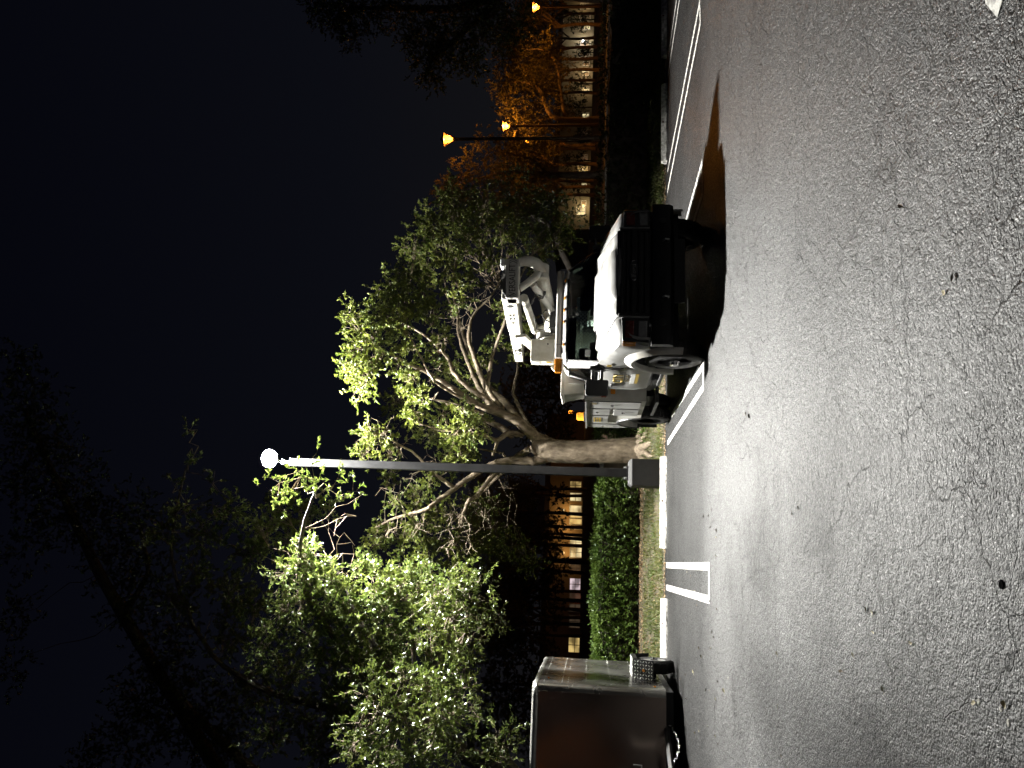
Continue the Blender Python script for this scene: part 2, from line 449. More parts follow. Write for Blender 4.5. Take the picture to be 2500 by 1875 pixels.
# ------------------------------------------------------------------ terrain, lot, road
PROFILE = [(-80, -.04), (16.95, -.04), (17.05, .02), (17.6, .09), (18.5, .24), (19.4, .33), (21.5, .36), (25.5, .38), (28.0, 1.10), (28.6, 1.12), (40.0, 1.22), (41.0, 1.25), (46, 1.55), (58, 2.05), (62, 2.15), (1200, 2.2)]
def gz(Y):
    for (a, za), (b, zb) in zip(PROFILE, PROFILE[1:]):
        if a <= Y <= b: return za + (zb - za) * (Y - a) / (b - a)
    return PROFILE[-1][1]
def sheet(name, xs, ys, zf, mat):
    vs = [(x, y, zf(x, y)) for y in ys for x in xs]
    n = len(xs)
    fs = [(j * n + i, j * n + i + 1, (j + 1) * n + i + 1, (j + 1) * n + i) for j in range(len(ys) - 1) for i in range(n - 1)]
    o = MB().add(vs, fs).build(name, mat, smooth=True)
    tag(o, kind='structure'); return o
rg = random.Random(4)
sheet('ground', [-400, -60, -20, -8] + [i * .5 for i in range(-14, 45)] + [26, 60, 400], [p[0] for p in PROFILE[:2]] + [16.96 + .3 * k for k in range(30)] + [p[0] for p in PROFILE[8:]],
      lambda x, y: gz(y) + (rg.uniform(-.025, .025) if 17.3 < y < 26 and -8 < x < 23 else 0), 'soil')
# asphalt with a slightly ragged far edge
xs = [-60, -20, -10] + [i * .22 for i in range(-40, 90)] + [25, 40, 80]
top = [(x, 17.05 + (rg.uniform(-.05, .05) if -9 < x < 20 else 0), 0.0) for x in xs]
bot = [(x, -80.0, 0.0) for x in xs]
n_ = len(xs)
lot = MB().add(bot + top, [(i, i + 1, n_ + i + 1, n_ + i) for i in range(n_ - 1)]).build('parking_lot', 'asphalt')
tag(lot, kind='structure')
lot.location.z = .0
simple('road_asphalt', (.10, .09, .085), .6, 0, .2, .8, .2, 20)
sheet('road', [-200, 0, 200], [28.65, 34, 39.9], lambda x, y: gz(y) + .012, 'road_asphalt')
kb = MB().box(-200, 200, 28.45, 28.64, 1.0, 1.26).build('road_kerb', 'concrete'); tag(kb, kind='structure')
kb = MB().box(-200, 200, 39.95, 40.15, 1.1, 1.36).build('road_kerb', 'concrete'); tag(kb, kind='structure')

# ------------------------------------------------------------------ painted hairpin stripes
def stripe_piece(a, b, w):
    a, b = Vector((a[0], a[1], 0)), Vector((b[0], b[1], 0))
    t = (b - a).normalized(); n = Vector((-t.y, t.x, 0)) * (w / 2)
    return [a - n, b - n, b + n, a + n]
def hairpin(l_far, l_near, r_far, r_near, w=.105):
    z = .004
    mb = MB()
    def quad(q, k): mb.add([(p.x, p.y, z + .0012 * k) for p in q], [(0, 1, 2, 3)])
    quad(stripe_piece(l_far, l_near, w), 0); quad(stripe_piece(r_far, r_near, w), 0)
    a, b = Vector((l_near[0], l_near[1], 0)), Vector((r_near[0], r_near[1], 0))
    t = (b - a).normalized() * (w / 2)
    quad(stripe_piece(a - t, b + t, w * .85), 1)
    o = mb.build('parking_line', 'line_paint'); tag(o, kind='structure'); return o
for lf, ln, rf, rn in [((1627, 1434), (1732, 1464), (1627, 1380), (1732, 1383)),
                       ((1630, 1082), (1718, 945), (1630, 1029), (1717, 893)),
                       ((1630, 468), (1710, 58), (1630, 419), (1709, 4))]:
    hairpin(gp(*lf), gp(*ln), gp(*rf), gp(*rn))
a, b = gp(1716, 472), gp(1714, 399)
hairpin((a.x + .05, 16.4), a, (b.x - .05, 16.4), b)
a, b, c, d = gp(1631, 186), gp(1659, 0), gp(1631, 143), gp(1652, 0)
def ext(p, q, Y): t = (Y - p.y) / (q.y - p.y); return (p.x + (q.x - p.x) * t, Y)
hairpin(a, ext(a, b, 10.9), c, ext(c, d, 10.9))
# worn paint at the near right edge of the lot
q = [gp(2408, -60), gp(2408, 8), gp(2437, 43), gp(2468, -60)]
o = MB().add([(p.x, p.y, .004) for p in q], [(0, 1, 2, 3)]).build('parking_line', 'line_paint'); tag(o, kind='structure')

# ------------------------------------------------------------------ wheel stops
def wheel_stop(x0, x1, y, rz, label, spots):
    root = empty('wheel_stop', ((x0 + x1) / 2, y, 0), rz)
    tag(root, label, 'wheel stop', 'white concrete wheel stops along the grass')
    L = (x1 - x0) / 2; rr = []
    for t in [-1, -.985] + [-.9 + .15 * k for k in range(13)] + [.985, 1]:
        s_ = .86 if abs(t) == 1 else 1.0
        rr.append([(t * L, -.095 * s_ + rg.uniform(-.003, .003), .0), (t * L, -.088 * s_ + rg.uniform(-.004, .004), .03), (t * L, -.034 * s_, .128 * s_ + rg.uniform(-.004, .003)), (t * L, .05 * s_, .125 * s_), (t * L, .078 * s_, .07), (t * L, .085 * s_, 0)])
    MB().rings(rr).build('stop_block', 'stop_paint', root)
    for t in (-.72, .72):
        MB().lathe([(.014, 0), (.014, .008), (.004, .012)], (t * L, 0, .123), 'z', 10).build('anchor_pin', 'rust', root)
    for t, zz, r in spots:
        MB().lathe([(r, 0), (r * .9, -.004)], (t * L, -.0585 - (.085 - zz) * .55 - .004, zz), 'y', 12).build('rust_spot', 'rust', root)
    return root
wheel_stop(.31, 2.19, 16.66, 0.0, 'white concrete wheel stop in front of the lamp pole base', [(.02, .085, .022), (.55, .09, .008), (-.35, .085, .009)])
wheel_stop(-2.55, -.66, 16.5, R_(-.5), 'white concrete wheel stop half hidden behind the trailer wheel', [(.5, .09, .012), (.62, .085, .008), (.7, .09, .01), (.8, .085, .012)])
wheel_stop(5.95, 7.75, 16.5, 0.0, 'wheel stop with only its end showing past the truck bumper', [])
wheel_stop(8.84, 10.81, 16.62, R_(.3), 'white wheel stop with a dark red spot right of the truck', [(.0, .088, .026), (-.6, .09, .008)])
wheel_stop(11.57, 13.5, 16.68, R_(.3), 'rightmost wheel stop, partly in shadow at the picture edge', [(.1, .088, .022)])

# ------------------------------------------------------------------ leaf clouds
class Leaves:
    def __init__(s, seed): s.P = []; s.D = []; s.L = []; s.W = []; s.rng = np.random.default_rng(seed)
    def spray(s, pos, dirs, length, n, L, W, spread=.9, droop=0.0):
        """n leaves along each twig: pos (k,3) twig starts, dirs (k,3) unit twig directions"""
        k = len(pos); r = s.rng
        t = r.uniform(.15, 1.05, (k, n))
        base = pos[:, None, :] + dirs[:, None, :] * (length[:, None] * t)[:, :, None]
        d = dirs[:, None, :] * .75 + r.normal(0, spread, (k, n, 3)) * .8
        d[:, :, 2] -= droop
        d /= np.linalg.norm(d, axis=2, keepdims=True) + 1e-9
        s.P.append(base.reshape(-1, 3)); s.D.append(d.reshape(-1, 3))
        sc = r.uniform(.6, 1.25, k * n)
        s.L.append(L * sc); s.W.append(W * sc * r.uniform(.8, 1.2, k * n))
    def arrays(s):
        return np.concatenate(s.P), np.concatenate(s.D), np.concatenate(s.L), np.concatenate(s.W)
    def build(s, name, mat, parent=None, keep=None):
        P, D, L, W = s.arrays()
        if keep is not None: P, D, L, W = P[keep], D[keep], L[keep], W[keep]
        r = s.rng; n = len(P)
        a = r.normal(0, 1, (n, 3)); a[:, 2] += .9
        side = np.cross(D, a); side /= np.linalg.norm(side, axis=1, keepdims=True) + 1e-9
        nor = np.cross(side, D)
        mid = P + D * (L * .45)[:, None] - nor * (L * .06)[:, None]
        V = np.empty((n, 4, 3), np.float32)
        V[:, 0] = P; V[:, 1] = mid + side * (W * .5)[:, None] + nor * (W * .16)[:, None]
        V[:, 2] = P + D * L[:, None] - nor * (L * .12)[:, None]
        V[:, 3] = mid - side * (W * .5)[:, None] + nor * (W * .16)[:, None]
        idx = (np.arange(n) * 4)[:, None] + np.array([0, 1, 2, 0, 2, 3])[None, :]
        o = raw_mesh(name, V.reshape(-1, 3), idx.ravel(), 3, mat, parent)
        return o
def unit(v): return v / (np.linalg.norm(v, axis=-1, keepdims=True) + 1e-9)
def blob_twigs(rng, c, rad, n, shell=.55, upbias=.3):
    """twig starts and directions inside an ellipsoid, thicker toward its skin"""
    d = unit(rng.normal(0, 1, (n, 3)))
    q = rng.uniform(0, 1, n) ** shell
    lump = 1 + .22 * np.sin(d[:, 0] * 5 + c[0] * 3) * np.cos(d[:, 2] * 6 + c[1]) + rng.normal(0, .08, n)
    p = np.asarray(c) + d * (q * lump)[:, None] * np.asarray(rad)
    t = unit(d * .8 + rng.normal(0, .6, (n, 3)) + np.array([0, 0, upbias]))
    return p, t
class Twigs:
    def __init__(s): s.V = []; s.F = []; s.n = 0
    def add(s, p, q, r):           # thin three-sided twigs between point arrays
        p, q = np.asarray(p), np.asarray(q); k = len(p)
        d = unit(q - p); a = unit(np.cross(d, np.array([.31, .52, .79]))); b = np.cross(d, a)
        r = np.broadcast_to(np.asarray(r, dtype=float), (k,))
        V = np.empty((k, 6, 3))
        for i in range(3):
            o = a * math.cos(2.094 * i) + b * math.sin(2.094 * i)
            V[:, i] = p + o * r[:, None]; V[:, 3 + i] = q + o * (r * .55)[:, None]
        f = np.array([0, 1, 4, 0, 4, 3, 1, 2, 5, 1, 5, 4, 2, 0, 3, 2, 3, 5])
        s.V.append(V.reshape(-1, 3)); s.F.append(((np.arange(k) * 6 + s.n)[:, None] + f[None]).ravel()); s.n += 6 * k
    def build(s, name, mat, parent):
        return raw_mesh(name, np.concatenate(s.V), np.concatenate(s.F), 3, mat, parent)
def smooth_path(pts, rs, sub=4, jit=0.0, rnd=None):
    """Catmull-Rom through the points"""
    P = [Vector(p) for p in pts]; out = []; ro = []
    for i in range(len(P) - 1):
        p0, p1, p2, p3 = P[max(i - 1, 0)], P[i], P[i + 1], P[min(i + 2, len(P) - 1)]
        for k in range(sub):
            t = k / sub
            v = .5 * ((2 * p1) + (p2 - p0) * t + (2 * p0 - 5 * p1 + 4 * p2 - p3) * t * t + (3 * p1 - p0 - 3 * p2 + p3) * t ** 3)
            if jit and rnd and not (i == 0 and k == 0): v = v + Vector((rnd.uniform(-jit, jit), rnd.uniform(-jit, jit), rnd.uniform(-jit, jit)))
            out.append(v); ro.append(rs[i] + (rs[i + 1] - rs[i]) * t)
    out.append(P[-1]); ro.append(rs[-1])
    return out, ro
def branch_to(tw, rng, nodes, target, r, wob=.12):
    """a crooked secondary branch from the nearest limb point to a foliage clump"""
    i = int(np.argmin(np.linalg.norm(nodes - target, axis=1) + np.maximum(0, nodes[:, 2] - target[2]) * .6))
    a = nodes[i]; n = 5; pts = [a]
    for k in range(1, n + 1):
        pts.append(a + (target - a) * (k / n) + rng.normal(0, wob, 3) * (1 if k < n else 0))
    pts = np.array(pts); rr = np.linspace(r, r * .45, n)
    tw.add(pts[:-1], pts[1:], rr)
    return pts
# ------------------------------------------------------------------ parking-lot lamp
LAMP = Vector((1.90, 17.40, 0))
lp = empty('light_pole', (LAMP.x, LAMP.y, .06))
tag(lp, 'tall square black lamp pole with a glaring white floodlight on a box base', 'lamp post')
mb = MB(); h = .285
mb.rings([[(-h, -h, -.1), (h, -h, -.1), (h, h, -.1), (-h, h, -.1)], [(-h, -h, .62), (h, -h, .62), (h, h, .62), (-h, h, .62)],
          [(-h + .05, -h + .05, .69), (h - .05, -h + .05, .69), (h - .05, h - .05, .69), (-h + .05, h - .05, .69)]])
mb.build('base_pedestal', 'pedestal_paint', lp, bevel=.008)
MB().box(-.15, .15, -.15, .15, .69, .715).build('base_plate', 'pole_paint', lp)
for sx_ in (-1, 1):
    for sy_ in (-1, 1):
        MB().lathe([(.02, 0), (.02, .045), (.012, .05), (.012, .085)], (sx_ * .115, sy_ * .115, .715), 'z', 8).build('anchor_bolt', 'rim_steel', lp)
w = .092
MB().rings([[(-w, -w, .715), (w, -w, .715), (w, w, .715), (-w, w, .715)], [(-w * .92, -w * .92, 8.28), (w * .92, -w * .92, 8.28), (w * .92, w * .92, 8.28), (-w * .92, w * .92, 8.28)]]).build('pole_shaft', 'pole_paint', lp, bevel=.012)
MB().box(-.06, .06, -w - .006, -w + .002, 1.15, 1.38).build('hand_hole_cover', 'pole_paint', lp)
MB().tube([(0, 0, 8.26), (0, 0, 8.42)], .035, 10).build('tenon', 'rim_steel', lp)
MB().lathe([(.055, -.05), (.06, 0), (.055, .05)], (0, 0, 8.45), 'x', 14).build('knuckle', 'rim_steel', lp)
# luminaire: flat floodlight head tilted out over the lot
TILT = R_(42)
def hd(x, y, z):        # head space (x right, y along the panel outward, z panel normal up) -> pole space
    yy, zz = y, z
    return (x + .04, -.24 + yy * math.cos(TILT) + zz * math.sin(TILT), 8.69 - yy * math.sin(TILT) + zz * math.cos(TILT))
def head_box(x0, x1, y0, y1, z0, z1):
    q = [(x0, y0), (x1, y0), (x1, y1), (x0, y1)]
    return MB().hexa([hd(x, y, z0) for x, y in q], [hd(x, y, z1) for x, y in q])
# the panel faces forward and down: its outer edge is raised
def disc(r0, r1, z0, z1, n=28):
    return MB().rings([[hd(r0 * math.cos(2 * math.pi * k / n), r0 * .92 * math.sin(2 * math.pi * k / n), z0) for k in range(n)], [hd(r1 * math.cos(2 * math.pi * k / n), r1 * .92 * math.sin(2 * math.pi * k / n), z1) for k in range(n)]])
fx = disc(.21, .16, .012, .10).build('lamp_housing', 'pole_paint', lp, smooth=True)
for k in range(7): head_box(-.15 + k * .05, -.138 + k * .05, -.12, .12, .10, .14).build('cooling_fin', 'pole_paint', fx)
bz = MB(); bz.tube([hd(.208 * math.cos(2 * math.pi * k / 28), .192 * math.sin(2 * math.pi * k / 28), .0) for k in range(29)], .012, 6); bz.build('lamp_bezel', 'rim_steel', fx, smooth=True)
lens_ = MB().rings([[hd(r_ * math.cos(2 * math.pi * k / 28), r_ * .92 * math.sin(2 * math.pi * k / 28), z_) for k in range(28)] for r_, z_ in ((.20, .011), (.197, -.012), (.165, -.026), (.09, -.035), (.01, -.038))])
lens_.build('lamp_lens', 'led', lp, smooth=True)
MB().tube([(0, 0, 8.47), hd(0, 0, .09)], .03, 8).build('mounting_arm', 'rim_steel', lp)

# ------------------------------------------------------------------ big ficus behind the pole
FY = 19.35
fic = empty('ficus_tree', (2.62, FY, .30))
tag(fic, 'broad tree with pale forking limbs floodlit beside the lamp pole', 'tree')
rnd = random.Random(11); rng = np.random.default_rng(11)
def px(lst): return [atY(x, y, Y) for x, y, Y in lst]
wood = MB(); nodes = []
def limb(lst, r_a, r_b, sub=4, jit=.012, n=9):
    r_a *= .84; r_b *= .9
    pts = px(lst); rs = [r_a + (r_b - r_a) * (i / (len(pts) - 1)) ** .8 for i in range(len(pts))]
    P, Rr = smooth_path(pts, rs, sub, jit, rnd)
    wood.tube([p - fic.location for p in P], Rr, n)
    nodes.extend([np.array(p) for p in P[sub:]])
Y = FY
# trunk with a flared foot
pts = px([(1608, 1100, Y), (1585, 1098, Y), (1560, 1099, Y), (1500, 1101, Y), (1440, 1103, Y), (1380, 1102, Y), (1335, 1098, Y), (1305, 1080, Y)])
P, Rr = smooth_path(pts, [.50, .40, .335, .30, .285, .285, .29, .22], 5, .008, rnd)
wood.tube([p - fic.location for p in P], Rr, 18)
# root flare
for (x, y, dY, r) in [(1590, 1062, -.55, .10), (1598, 1085, -.95, .11), (1602, 1040, -.3, .09), (1596, 1128, -.6, .09), (1585, 1190, -.35, .07), (1600, 1112, -1.1, .08)]:
    a = atY(1545, 1098, Y); b = atY(x, y, Y + dY); b.z = gz(Y + dY) + .02
    c = (a + b) / 2; c.z = b.z + .10
    P, Rr = smooth_path([a, c, b, b + (b - c) * .5 - Vector((0, 0, .08))], [.15, r * .95, r * .7, r * .3], 4, .015, rnd)
    wood.tube([p - fic.location for p in P], Rr, 9)
limb([(1345, 1085, Y), (1308, 1068, Y - .1), (1290, 1052, Y - .3), (1256, 1024, Y - .5), (1212, 1005, Y - .6), (1193, 1000, Y - .7), (1145, 976, Y - 1.0), (1096, 942, Y - 1.2), (1048, 913, Y - 1.4), (1000, 890, Y - 1.6), (940, 860, Y - 1.7)], .205, .03, n=12)
limb([(1212, 1003, Y - .6), (1190, 978, Y - .6), (1145, 947, Y - .6), (1106, 908, Y - .7), (1099, 884, Y - .8), (1072, 848, Y - 1.0), (1030, 815, Y - 1.1), (985, 790, Y - 1.2)], .10, .022)
limb([(1225, 1000, Y - .5), (1200, 973, Y - .3), (1178, 927, Y - .2), (1159, 874, Y - .1), (1145, 831, Y), (1147, 797, Y), (1159, 763, Y + .1), (1193, 730, Y + .2), (1217, 696, Y + .3)], .115, .02)
limb([(1220, 1000, Y - .4), (1174, 951, Y + .1), (1154, 913, Y + .3), (1135, 865, Y + .5), (1120, 816, Y + .7), (1115, 770, Y + .9), (1090, 720, Y + 1.1)], .105, .025)
limb([(1222, 992, Y - .5), (1195, 956, Y - .7), (1193, 922, Y - .9), (1205, 860, Y - 1.2), (1231, 792, Y - 1.5), (1245, 740, Y - 1.7), (1265, 690, Y - 1.9), (1300, 620, Y - 2.1)], .085, .018)
limb([(1300, 1055, Y + .1), (1270, 1024, Y + .5), (1231, 980, Y + .9), (1190, 940, Y + 1.4), (1150, 870, Y + 1.8), (1120, 780, Y + 2.2), (1105, 690, Y + 2.5), (1120, 610, Y + 2.8)], .15, .03)
limb([(1290, 1040, Y + .3), (1258, 975, Y + .6), (1253, 956, Y + .6), (1263, 898, Y + .9), (1262, 820, Y + 1.3)], .075, .02)
limb([(1350, 1112, Y), (1310, 1124, Y - .05), (1289, 1125, Y - .1), (1241, 1125, Y - .2), (1207, 1132, Y - .3), (1159, 1159, Y - .4), (1111, 1192, Y - .5), (1063, 1226, Y - .6), (1040, 1243, Y - .7), (966, 1265, Y - .2), (917, 1290, Y), (890, 1320, Y + .2)], .16, .02, n=11)
limb([(1225, 1140, Y - .2), (1195, 1170, Y - .3), (1164, 1212, Y - .5), (1140, 1228, Y - .6), (1121, 1302, Y + .3), (1092, 1371, Y + .6), (1070, 1420, Y + .8)], .10, .018)
limb([(1111, 1192, Y - .5), (1070, 1165, Y - .6), (1034, 1131, Y - .7), (1005, 1102, Y - .8), (947, 1070, Y - 1.0), (915, 1050, Y - 1.1)], .07, .012)
limb([(1240, 1125, Y - .2), (1225, 1108, Y), (1190, 1100, Y), (1150, 1092, Y), (1120, 1080, Y + .1)], .045, .012)
limb([(1300, 1095, Y + .1), (1260, 1115, Y + .5), (1230, 1150, Y + .8), (1200, 1178, Y + 1.1), (1150, 1230, Y + 1.4), (1090, 1290, Y + 1.6)], .11, .02)
limb([(1275, 1060, Y - .2), (1240, 1058, Y - .4), (1215, 1075, Y - .5), (1190, 1066, Y - .6), (1150, 1055, Y - .7), (1080, 1050, Y - .8), (1010, 1030, Y - .9)], .10, .02)
limb([(1215, 1075, Y - .5), (1207, 1100, Y - .5), (1202, 1112, Y - .5)], .045, .035)
limb([(1250, 1063, Y), (1215, 1040, Y + .3), (1160, 1015, Y + .7), (1090, 985, Y + 1.2), (1010, 960, Y + 1.6)], .12, .025)
limb([(1180, 1010, Y - .8), (1150, 1000, Y - 1.0), (1110, 985, Y - 1.2), (1060, 975, Y - 1.4)], .045, .012)
limb([(1145, 976, Y - 1), (1110, 962, Y - 1.2), (1060, 930, Y - 1.5), (1032, 880, Y - 1.7), (998, 815, Y - 1.9), (993, 780, Y - 1.9)], .06, .012)
nodes = np.array(nodes)
wood.build('trunk', 'bark_ficus', fic, smooth=True)
tw = Twigs(); lv = Leaves(3)
# foliage clumps: picture position, distance, radius
blobs = [(865, 780, -2.0, .42), (875, 850, -2.2, .40), (850, 905, -2.0, .34), (880, 940, -2.1, .40), (900, 900, -2.2, .42), (915, 830, -2.3, .50), (925, 770, -2.2, .48), (960, 720, -2.0, .5),
         (975, 800, -2.2, .48), (985, 680, -1.8, .46), (1000, 745, -2.0, .48), (1040, 640, -1.4, .5), (1035, 700, -1.7, .5), (1060, 760, -1.7, .46), (1010, 600, -1.0, .5), (1075, 580, -.8, .5),
         (1090, 650, -1.3, .46), (1050, 540, -.4, .5), (1110, 520, 0, .5), (1130, 600, -.8, .5), (1100, 480, .4, .5), (1160, 560, -.5, .5), (1180, 500, .2, .55), (1200, 620, -.9, .40), (1150, 680, -1.2, .32),
         (1230, 540, -.4, .5), (1260, 590, -1.4, .38), (1290, 520, -.8, .45), (1330, 570, -2.0, .40), (1370, 560, -2.3, .34), (1395, 590, -2.4, .28), (1345, 500, -1.6, .42), (1300, 640, -2.0, .24), (1320, 610, -2.2, .3),
         (975, 890, -1.9, .32), (1010, 850, -1.6, .34), (1000, 930, -1.4, .34), (1025, 965, -1.3, .38), (1015, 1005, -1.1, .30), (1060, 870, -1.2, .25), (1075, 820, -1.2, .3), (1120, 740, -.6, .3),
         (1130, 1000, -1.2, .30), (1150, 1045, -.9, .36), (1110, 1060, -.9, .36), (1125, 1110, -.4, .42), (1095, 1125, -.4, .36), (1150, 1095, -.2, .30), (1090, 1010, -.6, .24), (1180, 1035, -.7, .24),
         (930, 1070, -1.1, .32), (900, 1050, -1.1, .28), (890, 1110, -1.0, .3), (950, 1110, -.9, .24), (1050, 1180, -.7, .32), (1020, 1210, -.6, .3), (1060, 1250, -.5, .36), (1010, 1260, -.8, .34), (960, 1230, -.9, .26),
         (950, 1300, -1.1, .38), (920, 1330, -1.1, .34), (1000, 1320, -.8, .42), (1060, 1310, -.6, .44), (1090, 1250, -.3, .3), (1040, 1370, -1.0, .45), (980, 1390, -1.2, .42), (1110, 1330, -.6, .42), (1150, 1290, -.2, .42),
         (1180, 1340, 0, .42), (1210, 1310, .2, .38), (1250, 1330, .4, .4), (1160, 1220, .4, .3), (1200, 1240, .8, .32), (1130, 1400, -.8, .4), (1290, 1370, .6, .4),
         (1140, 940, .6, .3), (1180, 880, .9, .34), (1210, 840, .6, .3), (1230, 760, .2, .3), (1260, 860, 1.2, .34), (1290, 800, 1.0, .34), (1100, 900, 1.4, .4), (1060, 1060, 1.2, .4), (1000, 1020, 1.4, .4), (960, 980, 1.5, .4), (950, 1150, 1.0, .36), (1200, 960, 1.6, .34), (1160, 960, 1.2, .34)]
for (x, y, dY, r) in blobs:
    if y >= 1290: dY += 1.1
    elif y >= 1210: dY += .6
    elif y <= 640 and dY < -1: dY += 1.3
    c = np.array(atY(x, y, Y + dY)); n = int(56 * (r / .45) ** 2) + 6
    bp_ = branch_to(tw, rng, nodes, c, .016 + .008 * r, .07)
    p, t = blob_twigs(rng, c, (r * 1.05, r, r * .85), n, .6, .25)
    ln = rng.uniform(.12, .28, n)
    start = bp_[rng.integers(3, 6, n)] if n else p
    m_ = rng.uniform(0, 1, n) < .35
    tw.add(start[m_], p[m_], .006); tw.add(p, p + t * ln[:, None], .0035)
    lv.spray(p, t, ln, 19, .074, .036, .75, .05)
# bare pale twigs among the limbs
for (x, y, dY) in [(1190, 700, .2), (1160, 730, 0), (1100, 760, .2), (1230, 700, -1.4), (1215, 660, .2), (1130, 800, .3), (1085, 830, -.8), (1060, 900, -1.4), (1180, 640, .2), (940, 1040, -1.0), (960, 1100, -.9), (900, 1080, -1),
                   (1000, 1180, -.8), (960, 1200, -.9), (1100, 1260, -.6), (1180, 1260, -.4), (1200, 1290, -.4), (1150, 1330, -.8), (1090, 1340, -1.0), (1020, 1290, -.9), (940, 1310, -1.0), (1240, 1260, .4), (1060, 1120, -.4)]:
    c = np.array(atY(x, y, Y + dY)); b_ = branch_to(tw, rng, nodes, c, .014, .06)
    for k in range(12):
        s_ = b_[rng.integers(2, 6)]; d = unit(rng.normal(0, 1, 3) + np.array([0, -.2, .1])); m1 = s_ + d * rng.uniform(.15, .3); m2 = m1 + unit(d + rng.normal(0, .5, 3)) * rng.uniform(.12, .3)
        tw.add([s_, m1], [m1, m2], [.007, .005])
o = tw.build('twigs', 'bark_ficus', None); o.parent = fic; o.location = -fic.location; tag(o, kind='stuff')
o = lv.build('crown', 'leaf_ficus', None); o.parent = fic; o.location = -fic.location; tag(o, kind='stuff')
# ------------------------------------------------------------------ bucket truck (front faces -y)
TR = empty('bucket_truck', (3.84, 11.15, 0))
tag(TR, 'white bucket truck with folded lift boom over its cab and black grille', 'truck')
def wheel(name, x, y, r, wd, side, parent, dual=False):
    t = MB()
    prof = lambda o, s_: [(r * .60, -wd / 2), (r * .86, -wd / 2 - .012), (r * .955, -wd / 2 + .012), (r, -wd / 2 + .05), (r, wd / 2 - .05), (r * .955, wd / 2 - .012), (r * .86, wd / 2 + .012), (r * .60, wd / 2), (r * .60, -wd / 2)]
    t.lathe(prof(0, 1), (0, 0, 0), 'x', 40)
    if dual: t.lathe([(a, b - side * (wd + .05)) for a, b in prof(0, 1)], (0, 0, 0), 'x', 40)
    o = t.build(name, 'rubber', parent, smooth=True); o.location = (x, y, r)
    # tread blocks
    tb = MB()
    for k in range(44):
        a = 2 * math.pi * k / 44; c, s_ = math.cos(a), math.sin(a)
        for j in (-1, 0, 1):
            a2 = a + (.07 if j == 0 else 0); c, s_ = math.cos(a2), math.sin(a2)
            x0, x1 = j * wd * .3 - wd * .12, j * wd * .3 + wd * .12
            q = []
            for rr_ in (r - .004, r + .007):
                for (dx, da) in ((x0, -.04), (x1, -.04), (x1, .04), (x0, .04)):
                    q.append((dx, rr_ * math.cos(a2 + da), rr_ * math.sin(a2 + da)))
            tb.add(q, [(4, 5, 6, 7), (0, 1, 5, 4), (1, 2, 6, 5), (2, 3, 7, 6), (3, 0, 4, 7)])
    tb.build('tread', 'rubber', o)
    rm = MB()
    s = side
    rm.lathe([(r * .61, s * wd * .46), (r * .59, s * wd * .50), (r * .53, s * wd * .42), (r * .50, s * wd * .05 if not dual else -s * wd * .2), (r * .30, s * wd * .12 if not dual else -s * wd * .25), (r * .18, s * wd * .16 if not dual else -s * wd * .2)], (0, 0, 0), 'x', 32)
    ro = rm.build('rim', 'rim_steel', o, smooth=True)
    hb = MB()
    if not dual:
        hb.lathe([(r * .30, s * wd * .14), (r * .27, s * wd * .42), (r * .17, s * wd * .52), (r * .15, s * wd * .72), (r * .05, s * wd * .74)], (0, 0, 0), 'x', 20)
    else:
        hb.lathe([(r * .24, -s * wd * .2), (r * .2, s * wd * .42), (r * .05, s * wd * .46)], (0, 0, 0), 'x', 20)
    for k in range(8):
        a = 2 * math.pi * k / 8 + .2
        x_ = s * wd * (.16 if not dual else -.22)
        hb.tube([(x_, r * .38 * math.cos(a), r * .38 * math.sin(a)), (x_ + s * .045, r * .38 * math.cos(a), r * .38 * math.sin(a))], .014, 6)
    hb.build('hub', 'chrome', o, smooth=True)
    return o
WR = .405
wheel('wheel', -.905, 0, WR, .225, -1, TR); wheel('wheel', .905, 0, WR, .225, 1, TR)
wheel('wheel', -.93, 4.74, WR, .225, -1, TR, True); wheel('wheel', .93, 4.74, WR, .225, 1, TR, True)
for sx_ in (-1, 1): MB().box(sx_ * .43 - .035, sx_ * .43 + .035, -.8, 5.3, .52, .74).build('frame_rail', 'black_steel', TR)
MB().tube([(-.85, 0, WR), (.85, 0, WR)], .06, 10).build('front_axle', 'black_steel', TR)
mb = MB().tube([(-.85, 4.74, WR), (.85, 4.74, WR)], .075, 10); mb.lathe([(.05, -.2), (.2, -.08), (.2, .08), (.05, .2)], (0, 4.74, WR), 'x', 16); mb.build('rear_axle', 'black_steel', TR)
MB().box(-.40, .40, -.55, 1.9, .45, .95).build('engine_block', 'black_steel', TR)
MB().lathe([(.02, -.45), (.26, -.42), (.26, .42), (.02, .45)], (-.62, 2.2, .6), 'y', 18).build('fuel_tank', 'black_steel', TR)
# --- front clip
def arch(y): return .62 if abs(y) >= .545 else max(.62, WR + math.sqrt(max(0, .585 ** 2 - y * y)))
ys = [-.86, -.84, -.78, -.70, -.62] + [-.55 + .05 * k for k in range(23)]
def zh(y): t = (y + .86) / 1.3; return 1.265 + .255 * t ** .8 - (.05 * max(0, (-.80 - y) / .06))
def hw(y): t = (y + .86) / 1.3; return .60 + .16 * t            # hood half width
hood = MB()
rr = []
for y in ys + [.56]:
    w = hw(y); z = zh(min(y, .44))
    rr.append([(x * w, y - (.07 * (1 - x * x) if y < -.7 else 0), z + .012 * (1 - x * x) + (.026 if abs(x) < .57 else 0) * (1 if y > -.80 else .5) + (-.012 if .57 < abs(x) < .8 else 0) - (.03 if abs(x) == 1 else 0)) for x in (-1, -.93, -.75, -.6, -.54, -.3, 0, .3, .54, .6, .75, .93, 1)])
hood.rings(rr, cap=False, closed=False)
